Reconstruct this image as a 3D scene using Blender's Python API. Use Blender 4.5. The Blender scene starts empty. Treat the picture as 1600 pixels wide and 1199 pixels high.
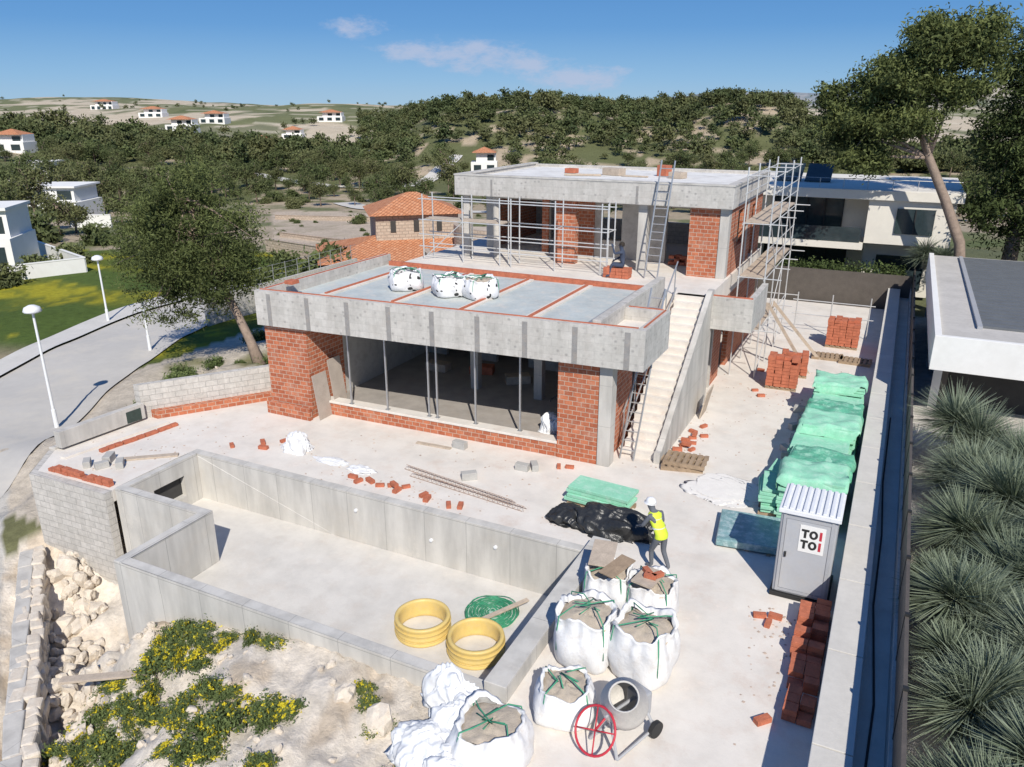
import bpy, bmesh, math, random
import numpy as np
from mathutils import Vector, Matrix, noise as mnoise
random.seed(7); rng=np.random.default_rng(7)
SC=bpy.context.scene; COL=SC.collection
U=random.uniform
# ------------------------------------------------------------ camera / light
cam=bpy.data.cameras.new("camera"); cam.sensor_width=36; cam.lens=27.45; cam.clip_end=12000; cam.clip_start=.1
co=bpy.data.objects.new("camera",cam); COL.objects.link(co); SC.camera=co
YAW=math.radians(26.15)
co.location=(0,0,10); co.rotation_euler=(math.radians(90-19.62),0,YAW)
CA,SA=math.cos(YAW),math.sin(YAW)
SC.view_settings.view_transform='Standard'; SC.view_settings.look='None'; SC.view_settings.exposure=0
SUN_EL=math.radians(42); sd=Vector((0.58,-0.815)).normalized()
sun=bpy.data.lights.new("sun",'SUN'); sun.energy=5.0; sun.angle=math.radians(.5); sun.color=(1,.95,.865)
so=bpy.data.objects.new("sun",sun); COL.objects.link(so)
dirv=Vector((sd.x*math.cos(SUN_EL),sd.y*math.cos(SUN_EL),math.sin(SUN_EL)))
so.rotation_euler=dirv.to_track_quat('Z','Y').to_euler(); so.location=(20,-20,40)
W=bpy.data.worlds.new("World"); SC.world=W; W.use_nodes=True
nt=W.node_tree; N=nt.nodes; Lk=nt.links; bg=N["Background"]
sky=N.new("ShaderNodeTexSky"); sky.sky_type='NISHITA'; sky.sun_disc=False; sky.sun_elevation=SUN_EL
sky.sun_rotation=math.atan2(sd.x,sd.y); sky.ozone_density=3.0; sky.dust_density=.3; sky.air_density=1.0; sky.altitude=200
tc=N.new("ShaderNodeTexCoord")
sp=N.new("ShaderNodeSeparateXYZ"); Lk.new(tc.outputs["Generated"],sp.inputs[0])
gr=N.new("ShaderNodeValToRGB"); Lk.new(sp.outputs[2],gr.inputs[0]); e=gr.color_ramp.elements
while len(e)<5: e.new(.5)
for i,(p,c) in enumerate([(0,(2.9,4.9,7.0)),(.03,(2.0,4.2,7.0)),(.085,(.85,2.8,6.2)),(.2,(.32,1.65,4.8)),(.6,(.35,1.2,3.6))]): e[i].position=p; e[i].color=(*[x/8 for x in c],1)
gm=N.new("ShaderNodeVectorMath"); gm.operation='SCALE'; gm.inputs[3].default_value=8; Lk.new(gr.outputs[0],gm.inputs[0])
m0=N.new("ShaderNodeMix"); m0.data_type='RGBA'; m0.inputs[0].default_value=.88; Lk.new(sky.outputs[0],m0.inputs[6]); Lk.new(gm.outputs[0],m0.inputs[7])
mp=N.new("ShaderNodeMapping"); mp.inputs["Scale"].default_value=(1,1,2.6); Lk.new(tc.outputs["Generated"],mp.inputs["Vector"])
nz=N.new("ShaderNodeTexNoise"); nz.inputs["Scale"].default_value=22; nz.inputs["Detail"].default_value=10; nz.inputs["Roughness"].default_value=.68
Lk.new(mp.outputs[0],nz.inputs["Vector"])
prev=None
for (dx,dy,dz,r) in [(-.481,.875,.0535,.16),(-.594,.80,.083,.085),(-.37,.928,.03,.12),(-.54,.84,.058,.09),(-.43,.90,.045,.13)]:
    sb=N.new("ShaderNodeVectorMath"); sb.operation='SUBTRACT'; Lk.new(tc.outputs["Generated"],sb.inputs[0]); sb.inputs[1].default_value=(dx,dy,dz)
    ml=N.new("ShaderNodeVectorMath"); ml.operation='MULTIPLY'; Lk.new(sb.outputs[0],ml.inputs[0]); ml.inputs[1].default_value=(1,1,4.2)
    ln=N.new("ShaderNodeVectorMath"); ln.operation='LENGTH'; Lk.new(ml.outputs[0],ln.inputs[0])
    mr=N.new("ShaderNodeMapRange"); mr.interpolation_type='SMOOTHSTEP'; mr.inputs[1].default_value=0; mr.inputs[2].default_value=r; mr.inputs[3].default_value=.42; mr.inputs[4].default_value=0
    Lk.new(ln.outputs["Value"],mr.inputs[0])
    if prev is None: prev=mr.outputs[0]
    else:
        mx=N.new("ShaderNodeMath"); mx.operation='MAXIMUM'; Lk.new(prev,mx.inputs[0]); Lk.new(mr.outputs[0],mx.inputs[1]); prev=mx.outputs[0]
ad=N.new("ShaderNodeMath"); ad.operation='ADD'; Lk.new(prev,ad.inputs[0]); Lk.new(nz.outputs["Fac"],ad.inputs[1])
mr2=N.new("ShaderNodeMapRange"); mr2.interpolation_type='SMOOTHSTEP'; mr2.inputs[1].default_value=.67; mr2.inputs[2].default_value=1.0; mr2.inputs[3].default_value=0; mr2.inputs[4].default_value=.75
Lk.new(ad.outputs[0],mr2.inputs[0])
mc=N.new("ShaderNodeMix"); mc.data_type='RGBA'; Lk.new(mr2.outputs[0],mc.inputs[0]); Lk.new(m0.outputs[2],mc.inputs[6]); mc.inputs[7].default_value=(4.6,5.2,6.8,1)
Lk.new(mc.outputs[2],bg.inputs[0]); bg.inputs[1].default_value=.105

# ------------------------------------------------------------ materials
def ramp(nt,fac,stops):
    r=nt.nodes.new("ShaderNodeValToRGB"); nt.links.new(fac,r.inputs[0])
    e=r.color_ramp.elements
    while len(e)<len(stops): e.new(.5)
    for i,(p,c) in enumerate(stops):
        e[i].position=p; e[i].color=(*c,1)
    return r.outputs[0]
def sc3(c,k): return tuple(min(1,max(0,x*k)) for x in c)
def mixc(nt,fac,a,b,mode='MIX'):
    m=nt.nodes.new("ShaderNodeMix"); m.data_type='RGBA'; m.blend_type=mode
    for i,x in ((0,fac),(6,a),(7,b)):
        if hasattr(x,'links'): nt.links.new(x,m.inputs[i])
        else: m.inputs[i].default_value=x if i==0 else (*x,1)
    return m.outputs[2]
def noi(nt,vec,scale,detail=5,rough=.6,sc=(1,1,1)):
    if sc!=(1,1,1):
        m=nt.nodes.new("ShaderNodeMapping"); m.inputs["Scale"].default_value=sc; nt.links.new(vec,m.inputs[0]); vec=m.outputs[0]
    n=nt.nodes.new("ShaderNodeTexNoise"); n.inputs["Scale"].default_value=scale; n.inputs["Detail"].default_value=detail; n.inputs["Roughness"].default_value=rough
    nt.links.new(vec,n.inputs["Vector"]); return n.outputs["Fac"]
def rmap(nt,v,a,b,c=0,d=1):
    m=nt.nodes.new("ShaderNodeMapRange"); m.inputs[1].default_value=a; m.inputs[2].default_value=b; m.inputs[3].default_value=c; m.inputs[4].default_value=d
    nt.links.new(v,m.inputs[0]); return m.outputs[0]
def newmat(name):
    m=bpy.data.materials.new(name); m.use_nodes=True; t=m.node_tree
    return m,t,t.nodes["Principled BSDF"],t.nodes.new("ShaderNodeTexCoord")
def bump(t,b,h,s=.3,d=.02):
    n=t.nodes.new("ShaderNodeBump"); n.inputs["Strength"].default_value=s; n.inputs["Distance"].default_value=d
    t.links.new(h,n.inputs["Height"]); t.links.new(n.outputs[0],b.inputs["Normal"])
def M(name,col,rough=.8,var=.2,scale=2.,bs=.3,bscale=25,metal=0,dirt=None,dirtamt=.5,bd=.02,print_=False):
    m,t,b,tc=newmat(name); v=tc.outputs["Object"]
    c=ramp(t,noi(t,v,scale),[(.3,sc3(col,1-var)),(.7,sc3(col,1+var))])
    c=mixc(t,.35,c,ramp(t,noi(t,v,scale*9),[(.35,sc3(col,1-var)),(.65,sc3(col,1+var))]))
    if dirt:
        c=mixc(t,rmap(t,noi(t,v,scale*1.7,8,.7),.48,.68,0,dirtamt),c,dirt)
    if print_: c=mixc(t,rmap(t,noi(t,v,5.5,1,.4),.63,.65,0,1),c,(.03,.03,.03))
    t.links.new(c,b.inputs["Base Color"]); b.inputs["Roughness"].default_value=rough; b.inputs["Metallic"].default_value=metal
    if bs: bump(t,b,noi(t,v,bscale,4),bs,bd)
    return m
def brickmat(name,c1,c2,mort,bw,bh,ms,smear=None,smamt=.6,rough=.9,off=.5,bmp=.5,spots=False,nlow=.6,streak=0):
    m,t,b,tc=newmat(name); v=tc.outputs["UV"]; o=tc.outputs["Object"]
    k=t.nodes.new("ShaderNodeTexBrick"); k.inputs["Scale"].default_value=1; k.inputs["Brick Width"].default_value=bw; k.inputs["Row Height"].default_value=bh
    k.inputs["Mortar Size"].default_value=ms; k.inputs["Mortar Smooth"].default_value=.1; k.inputs["Color1"].default_value=(*c1,1); k.inputs["Color2"].default_value=(*c2,1); k.inputs["Mortar"].default_value=(*mort,1)
    k.offset=off; k.inputs["Bias"].default_value=-.1
    n=t.nodes.new("ShaderNodeTexNoise"); n.inputs["Scale"].default_value=5; t.links.new(v,n.inputs["Vector"])
    vm=t.nodes.new("ShaderNodeVectorMath"); vm.operation='MULTIPLY_ADD'; t.links.new(n.outputs["Color"],vm.inputs[0]); vm.inputs[1].default_value=(.012,.012,0); t.links.new(v,vm.inputs[2])
    t.links.new(vm.outputs[0],k.inputs["Vector"])
    c=k.outputs["Color"]
    c=mixc(t,.6,c,ramp(t,noi(t,o,7,8,.7),[(.3,(nlow,nlow,nlow)),(.7,(1.1,1.1,1.1))]),'MULTIPLY')
    if streak: c=mixc(t,streak,c,ramp(t,noi(t,o,2.4,7,.65,(1,1,.25)),[(.36,(.68,.66,.63)),(.6,(1.08,1.07,1.05))]),'MULTIPLY')
    if smear: c=mixc(t,rmap(t,noi(t,o,2.6,9,.72),.52,.72,0,smamt),c,smear)
    if spots:
        mp=t.nodes.new("ShaderNodeMapping"); mp.inputs["Scale"].default_value=(3.2,3.6,1); t.links.new(vm.outputs[0],mp.inputs[0])
        vo=t.nodes.new("ShaderNodeTexVoronoi"); vo.inputs["Scale"].default_value=1; vo.inputs["Randomness"].default_value=.75; vo.voronoi_dimensions='2D'; t.links.new(mp.outputs[0],vo.inputs["Vector"])
        sx=t.nodes.new("ShaderNodeMath"); sx.operation='MULTIPLY'; t.links.new(rmap(t,vo.outputs["Distance"],.06,.2,1,0),sx.inputs[0]); t.links.new(rmap(t,noi(t,o,1.6,3),.42,.58,0,.6),sx.inputs[1])
        c=mixc(t,sx.outputs[0],c,(.22,.21,.20))
    t.links.new(c,b.inputs["Base Color"]); b.inputs["Roughness"].default_value=rough
    a=t.nodes.new("ShaderNodeMath"); a.operation='MULTIPLY_ADD'; t.links.new(k.outputs["Fac"],a.inputs[0]); a.inputs[1].default_value=-1.2
    t.links.new(noi(t,o,30,4),a.inputs[2]); bump(t,b,a.outputs[0],bmp,.015)
    return m
def concmat(name,col,panel=(2.4,1.25),dark=.5,streak=.45,warm=(.5,.44,.36),warmamt=.25,line=.006,lc=.45,red=0):
    m,t,b,tc=newmat(name); o=tc.outputs["Object"]; v=tc.outputs["UV"]
    c=ramp(t,noi(t,o,.9,9,.65),[(.28,sc3(col,.82)),(.5,col),(.75,sc3(col,1.1))])
    c=mixc(t,streak,c,ramp(t,noi(t,o,2.2,6,.6,(1,1,.18)),[(.36,sc3(col,dark)),(.6,sc3(col,1.05))]))
    c=mixc(t,rmap(t,noi(t,o,1.4,9,.7),.5,.7,0,warmamt),c,warm)
    if red: c=mixc(t,rmap(t,noi(t,o,.55,9,.75),.56,.70,0,red),c,(.47,.33,.25))
    c=mixc(t,rmap(t,noi(t,o,14,6,.8),.55,.75,0,.35),c,sc3(col,.68))
    c=mixc(t,rmap(t,noi(t,o,.7,10,.8),.58,.66,0,.35),c,sc3(col,1.25))
    if panel:
        k=t.nodes.new("ShaderNodeTexBrick"); k.offset=0; k.inputs["Scale"].default_value=1; k.inputs["Brick Width"].default_value=panel[0]; k.inputs["Row Height"].default_value=panel[1]
        k.inputs["Mortar Size"].default_value=line; k.inputs["Mortar Smooth"].default_value=.3; t.links.new(v,k.inputs["Vector"])
        c=mixc(t,rmap(t,k.outputs["Fac"],0,1,0,.7),c,sc3(col,lc))
    t.links.new(c,b.inputs["Base Color"]); b.inputs["Roughness"].default_value=.9
    bump(t,b,noi(t,o,18,8,.7),.35,.012)
    return m
def leafmat(name,dark,light,tr=.25,hue=None):
    m,t,b,tc=newmat(name)
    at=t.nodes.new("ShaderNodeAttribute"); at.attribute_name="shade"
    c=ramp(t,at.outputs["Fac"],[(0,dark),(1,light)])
    oi=t.nodes.new("ShaderNodeObjectInfo")
    c=mixc(t,rmap(t,oi.outputs["Random"],0,1,0,.35),c,sc3(dark,1.3))
    if hue:
        g=t.nodes.new("ShaderNodeNewGeometry"); c=mixc(t,rmap(t,noi(t,g.outputs["Position"],.07,3,.6),.42,.62,0,.7),c,hue)
    t.links.new(c,b.inputs["Base Color"]); b.inputs["Roughness"].default_value=.75; b.inputs["Specular IOR Level"].default_value=.25
    if tr:
        tl=t.nodes.new("ShaderNodeBsdfTranslucent"); t.links.new(c,tl.inputs[0])
        ms=t.nodes.new("ShaderNodeMixShader"); ms.inputs[0].default_value=tr
        t.links.new(b.outputs[0],ms.inputs[1]); t.links.new(tl.outputs[0],ms.inputs[2]); t.links.new(ms.outputs[0],t.nodes["Material Output"].inputs[0])
    return m
m_conc=concmat("raw_concrete",(.54,.515,.475),dark=.55,streak=.5)
m_concpool=concmat("pool_concrete",(.56,.54,.50),panel=(1.25,3.0),dark=.6,streak=.5,warmamt=.3,lc=.4,line=.008)
m_floor=concmat("dusty_slab",(.70,.655,.595),panel=None,dark=.86,streak=.25,warm=(.60,.50,.42),warmamt=.5,red=.4)
m_infloor=concmat("interior_slab",(.34,.31,.28),panel=None,dark=.7,streak=.4,warm=(.3,.25,.2),warmamt=.5)  # darker slab colour that puts the room's shade into the floor
m_poolfloor=concmat("pool_floor",(.63,.60,.55),panel=None,dark=.78,streak=.3,warm=(.52,.45,.38),warmamt=.45)
m_band=brickmat("precast_block",(.52,.50,.465),(.57,.545,.51),(.44,.42,.39),.5,.24,.005,smear=(.42,.375,.33),smamt=.45,bmp=.3,spots=True,streak=.45,nlow=.75)
m_bandstrip=M("mortar_joint",(.27,.26,.25),.9,.2,4,dirt=(.38,.32,.26))
m_brick=brickmat("hollow_brick",(.41,.115,.052),(.58,.195,.095),(.54,.40,.31),.27,.145,.011,smear=(.55,.39,.30),smamt=.4,nlow=.5)
m_bricks=M("terracotta",(.45,.14,.075),.85,.35,6)
m_block=brickmat("grey_block",(.54,.515,.475),(.61,.58,.54),(.40,.38,.35),.4,.2,.009,smear=(.66,.61,.54),smamt=.35,streak=.3)
m_plaster=M("grey_plaster",(.50,.48,.44),.9,.1,1.5,.2,dirt=(.33,.30,.27),dirtamt=.7)
m_white=M("white_render",(.78,.77,.74),.8,.05,.6,.1,dirt=(.66,.64,.6),dirtamt=.3)
m_rooftop=M("pale_membrane",(.72,.705,.67),.85,.12,.8,.2,dirt=(.48,.45,.42),dirtamt=.6)
m_deck=M("blue_grey_membrane",(.46,.50,.49),.7,.15,1.2,.3,dirt=(.64,.59,.52),dirtamt=.65)
m_steel=M("galvanised_steel",(.5,.5,.5),.45,.1,3,0,metal=.7)
m_scaf=M("scaffold_tube",(.6,.6,.59),.5,.15,3,0,metal=.3)
m_plank=M("weathered_plank",(.46,.38,.3),.9,.25,5,.4)
m_wood=M("pallet_wood",(.33,.24,.16),.9,.3,5,.4)
m_fib=M("woven_white_bag",(.74,.74,.74),.6,.06,3,.35,7,dirt=(.58,.52,.45),dirtamt=.5,bd=.05)
m_fibp=M("printed_white_bag",(.76,.76,.77),.65,.06,3,.35,7,dirt=(.6,.55,.49),dirtamt=.3,bd=.04,print_=True)
m_plas=M("crumpled_plastic",(.74,.75,.76),.5,.05,3,.4,6,dirt=(.58,.54,.48),dirtamt=.45,bd=.05)
m_sand=M("sand_fill",(.47,.40,.32),1,.2,6,.8,40)
m_strap=M("green_strap",(.06,.30,.17),.7,.1,5,0)
m_blacktarp=M("black_tarp",(.025,.026,.027),.35,.2,4,.6,6,bd=.06)
m_mint=M("mint_insulation",(.27,.60,.42),.85,.15,3,.3,15,dirt=(.5,.70,.58),dirtamt=.6)
m_film=M("green_film",(.12,.42,.27),.6,.3,2.2,.8,7,dirt=(.38,.64,.50),dirtamt=.9,bd=.05)
m_bluefilm=M("blue_green_film",(.20,.34,.35),.3,.3,3,.8,8,dirt=(.55,.64,.64),dirtamt=.9)
m_yellow=M("yellow_hoop",(.68,.50,.17),.5,.1,5,.2,30,dirt=(.6,.48,.25),dirtamt=.5)
m_ghose=M("green_hose",(.04,.25,.13),.5,.3,5,.2)
m_glass=M("dark_glass",(.03,.045,.05),.08,.3,.6,0)
m_dark=M("dark_interior",(.05,.048,.045),.9,.2,1,0)  # near-black colour stands in for shade inside rooms and openings
m_fence=M("brown_fence_panel",(.10,.085,.072),.6,.2,3,.2)
m_grey=M("grey_plastic",(.38,.39,.41),.5,.08,2,.1,dirt=(.45,.42,.39),dirtamt=.4)
m_white_pl=M("white_plastic",(.74,.75,.76),.5,.06,3,.2)
m_black=M("black_paint",(.02,.02,.02),.6,.1,3,0)
m_red=M("red_paint",(.5,.03,.05),.5,.1,3,0)
m_tile=brickmat("clay_roof_tile",(.55,.22,.10),(.66,.31,.16),(.30,.11,.05),.25,.4,.03,smear=(.66,.42,.28),smamt=.5,off=0)
m_stone=brickmat("stone_wall",(.50,.40,.31),(.58,.48,.38),(.36,.29,.23),.5,.25,.03,smear=(.38,.30,.24),smamt=.5)
m_rock=M("limestone_rock",(.64,.57,.48),.95,.2,2,.7,10,dirt=(.52,.41,.31),dirtamt=.5)
m_bark=M("pine_bark",(.27,.205,.16),.95,.3,6,.9,14)
m_road=M("worn_road",(.50,.475,.435),.9,.08,.25,.2,40,dirt=(.60,.55,.47),dirtamt=.7)
m_kerb=M("kerb_concrete",(.58,.555,.51),.9,.1,1,.2)
m_pine=leafmat("pine_foliage",(.03,.045,.014),(.125,.16,.05),.15)
m_pinel=leafmat("near_pine_foliage",(.048,.064,.02),(.20,.23,.078),.25)
m_forest=leafmat("forest_foliage",(.034,.050,.019),(.145,.175,.064),0,hue=(.14,.14,.06))
m_bush=leafmat("bush_foliage",(.06,.09,.03),(.20,.25,.09))
m_flower=leafmat("yellow_blossom",(.55,.44,.02),(.78,.70,.06),.2)
m_yucca=leafmat("grey_green_yucca",(.08,.11,.065),(.34,.39,.28),.15)

# ------------------------------------------------------------ mesh builder
class MB:
    def __init__(s): s.v=[];s.f=[];s.uv=[]
    def face(s,pts):
        pts=[Vector(p) for p in pts]; n=Vector((0,0,0))
        for i in range(len(pts)):
            a,b=pts[i],pts[(i+1)%len(pts)]; n+=a.cross(b)
        if n.length<1e-12: return
        n.normalize(); i0=len(s.v); s.v+= [tuple(p) for p in pts]; s.f.append(tuple(range(i0,i0+len(pts))))
        if abs(n.z)>.7: s.uv+=[(p.x,p.y) for p in pts]
        else:
            t=Vector((-n.y,n.x,0)).normalized(); s.uv+=[(p.dot(t),p.z) for p in pts]
    def prism(s,poly,z0,z1):
        z1=z1 if isinstance(z1,(list,tuple)) else [z1]*len(poly)
        z0=z0 if isinstance(z0,(list,tuple)) else [z0]*len(poly)
        ar=sum(poly[i][0]*poly[(i+1)%len(poly)][1]-poly[(i+1)%len(poly)][0]*poly[i][1] for i in range(len(poly)))
        if ar<0: poly=poly[::-1]; z1=z1[::-1]; z0=z0[::-1]
        n=len(poly); top=[(p[0],p[1],z) for p,z in zip(poly,z1)]; bot=[(p[0],p[1],z) for p,z in zip(poly,z0)]
        s.face(top); s.face(bot[::-1])
        for i in range(n):
            j=(i+1)%n; s.face([bot[i],bot[j],top[j],top[i]])
        return s
    def box(s,x0,y0,z0,x1,y1,z1): return s.prism([(x0,y0),(x1,y0),(x1,y1),(x0,y1)],z0,z1)
    def obox(s,c,size,R=None):
        hx,hy,hz=[k/2 for k in size]; R=R or Matrix.Identity(3); c=Vector(c)
        P=lambda x,y,z: c+R@Vector((x*hx,y*hy,z*hz))
        for q in ([(-1,-1,1),(1,-1,1),(1,1,1),(-1,1,1)],[(-1,1,-1),(1,1,-1),(1,-1,-1),(-1,-1,-1)],[(-1,-1,-1),(1,-1,-1),(1,-1,1),(-1,-1,1)],[(1,-1,-1),(1,1,-1),(1,1,1),(1,-1,1)],[(1,1,-1),(-1,1,-1),(-1,1,1),(1,1,1)],[(-1,1,-1),(-1,-1,-1),(-1,-1,1),(-1,1,1)]):
            s.face([P(*k) for k in q])
        return s
    def tube(s,pts,r,seg=8,cap=True):
        pts=[Vector(p) for p in pts]; n=len(pts); r=r if isinstance(r,(list,tuple)) else [r]*n
        rings=[]; prevx=None
        for i,p in enumerate(pts):
            d=(pts[min(i+1,n-1)]-pts[max(i-1,0)])
            if d.length<1e-9: d=Vector((0,0,1))
            d.normalize()
            if prevx is None: x=d.orthogonal().normalized()
            else:
                x=prevx-d*prevx.dot(d); x=x.normalized() if x.length>1e-6 else d.orthogonal().normalized()
            prevx=x; y=d.cross(x)
            rings.append([p+(x*math.cos(2*math.pi*k/seg)+y*math.sin(2*math.pi*k/seg))*r[i] for k in range(seg)])
        for i in range(n-1):
            for k in range(seg):
                s.face([rings[i][k],rings[i][(k+1)%seg],rings[i+1][(k+1)%seg],rings[i+1][k]])
        if cap: s.face(rings[0][::-1]); s.face(rings[-1])
        return s
    def grid(s,rings,close=True):
        for i in range(len(rings)-1):
            m=len(rings[i])
            for k in range(m if close else m-1):
                s.face([rings[i][k],rings[i][(k+1)%m],rings[i+1][(k+1)%m],rings[i+1][k]])
        return s
    def build(s,name,mat,parent=None,smooth=False,bevel=0,off=None):
        o=Vector(off) if off is not None else (parent.location.copy() if parent else Vector((0,0,0)))
        me=bpy.data.meshes.new(name); me.from_pydata([tuple(Vector(v)-o) for v in s.v],[],s.f)
        uv=me.uv_layers.new(name="UVMap"); uv.data.foreach_set("uv",np.array(s.uv,dtype=np.float32).ravel())
        bm=bmesh.new(); bm.from_mesh(me); bmesh.ops.remove_doubles(bm,verts=bm.verts,dist=1e-4); bm.to_mesh(me); bm.free()
        me.materials.append(mat)
        if smooth: me.polygons.foreach_set("use_smooth",[True]*len(me.polygons))
        ob=bpy.data.objects.new(name,me); COL.objects.link(ob)
        if parent: ob.parent=parent
        else: ob.location=o
        if bevel:
            bv=ob.modifiers.new("bevel",'BEVEL'); bv.width=bevel; bv.segments=2; bv.limit_method='ANGLE'
        return ob
def thing(name,loc,label,cat,group=None):
    e=bpy.data.objects.new(name,None); e.empty_display_size=.2; COL.objects.link(e); e.location=loc
    e["label"]=label; e["category"]=cat
    if group: e["group"]=group
    return e
def tag(o,label,cat,group=None):
    o["label"]=label; o["category"]=cat
    if group: o["group"]=group
    return o
def inst(src,loc,rz=0,s=1,label=None,tilt=(0,0)):
    kids=[c for c in src.children]
    n=src.copy(); COL.objects.link(n); n.location=loc; n.rotation_euler=(tilt[0],tilt[1],rz); n.scale=(s,s,s) if not isinstance(s,tuple) else s
    if label: n["label"]=label
    for c in kids:
        k=c.copy(); COL.objects.link(k); k.parent=n
        for g in c.children:
            q=g.copy(); COL.objects.link(q); q.parent=k
    return n
def np_mesh(name,V,F,mat,shade=None,parent=None,loc=None):
    V=np.asarray(V,dtype=np.float32); F=np.asarray(F,dtype=np.int32); k=F.shape[1]
    me=bpy.data.meshes.new(name); me.vertices.add(len(V)); me.vertices.foreach_set("co",V.ravel())
    me.loops.add(F.size); me.loops.foreach_set("vertex_index",F.ravel())
    me.polygons.add(len(F)); me.polygons.foreach_set("loop_start",np.arange(len(F),dtype=np.int32)*k)
    me.update(calc_edges=True)
    if shade is not None:
        a=me.attributes.new("shade",'FLOAT','POINT'); a.data.foreach_set("value",np.asarray(shade,dtype=np.float32))
    me.materials.append(mat)
    ob=bpy.data.objects.new(name,me); COL.objects.link(ob)
    if parent: ob.parent=parent
    if loc is not None: ob.location=loc
    return ob
def leaves(C,L,Wd,rg,updir=0.0):
    n=len(C); d=rg.normal(size=(n,3)); d[:,2]+=updir; d/=np.linalg.norm(d,axis=1)[:,None]
    t=rg.normal(size=(n,3)); s=np.cross(d,t); s/=np.linalg.norm(s,axis=1)[:,None]
    L=(L*rg.uniform(.6,1.3,n))[:,None]/2; Wv=(Wd*rg.uniform(.6,1.3,n))[:,None]/2
    V=np.stack([C-d*L-s*Wv*.6,C-d*L*.2+s*Wv,C+d*L,C+d*L*.1-s*Wv],1).reshape(-1,3)
    F=np.arange(n*4).reshape(n,4); return V,F
def crown_pts(lobes,nclump,nper,cr,rg,rough=.14):
    tot=sum(l[1][0]*l[1][1]*l[1][2] for l in lobes); C=[];S=[]
    for (c,r) in lobes:
        k=max(3,int(nclump*(r[0]*r[1]*r[2])/tot))
        d=rg.normal(size=(k,3)); d/=np.linalg.norm(d,axis=1)[:,None]
        rad=rg.uniform(.12,1,k)**.42
        P=np.array(c)+d*rad[:,None]*np.array(r)*rg.uniform(1-rough,1+rough,(k,1))
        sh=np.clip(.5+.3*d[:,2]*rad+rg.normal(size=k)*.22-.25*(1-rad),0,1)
        q=rg.normal(size=(k,nper,3))*np.array([1,1,.65])*(cr*rg.uniform(.4,1.25,(k,1,1)))*.5
        C.append((P[:,None,:]+q).reshape(-1,3)); S.append(np.repeat(sh,nper))
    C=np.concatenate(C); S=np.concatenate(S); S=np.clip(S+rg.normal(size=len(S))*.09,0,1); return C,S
def tree(name,base,label,cat,lobes,trunk,tr,nclump,nper,cr,L,Wd,mat,limbs=True,group=None,rg=rng,rough=.14):
    e=thing(name,base,label,cat,group)
    mb=MB(); mb.tube(trunk,[tr*(1-.6*i/(len(trunk)-1))*(1.35 if i==0 else 1) for i in range(len(trunk))],8)
    if limbs:
        tp=[Vector(t) for t in trunk]
        for (c,r) in lobes:
            c=Vector(c)
            for q in range(3):
                d=Vector((U(-1,1)*r[0],U(-1,1)*r[1],U(-.5,.8)*r[2]))*.8; st=tp[random.randint(len(tp)//2,len(tp)-1)]
                en=c+d; mid=st.lerp(en,.5)+Vector((U(-.2,.2),U(-.2,.2),U(-.1,.4)))
                mb.tube([st,mid,en],[tr*.38,tr*.22,tr*.06],5)
    mb.build("trunk",m_bark,e,True,off=(0,0,0))
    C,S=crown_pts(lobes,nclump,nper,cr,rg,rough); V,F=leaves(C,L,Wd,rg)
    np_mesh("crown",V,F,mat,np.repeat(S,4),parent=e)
    return e

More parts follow.
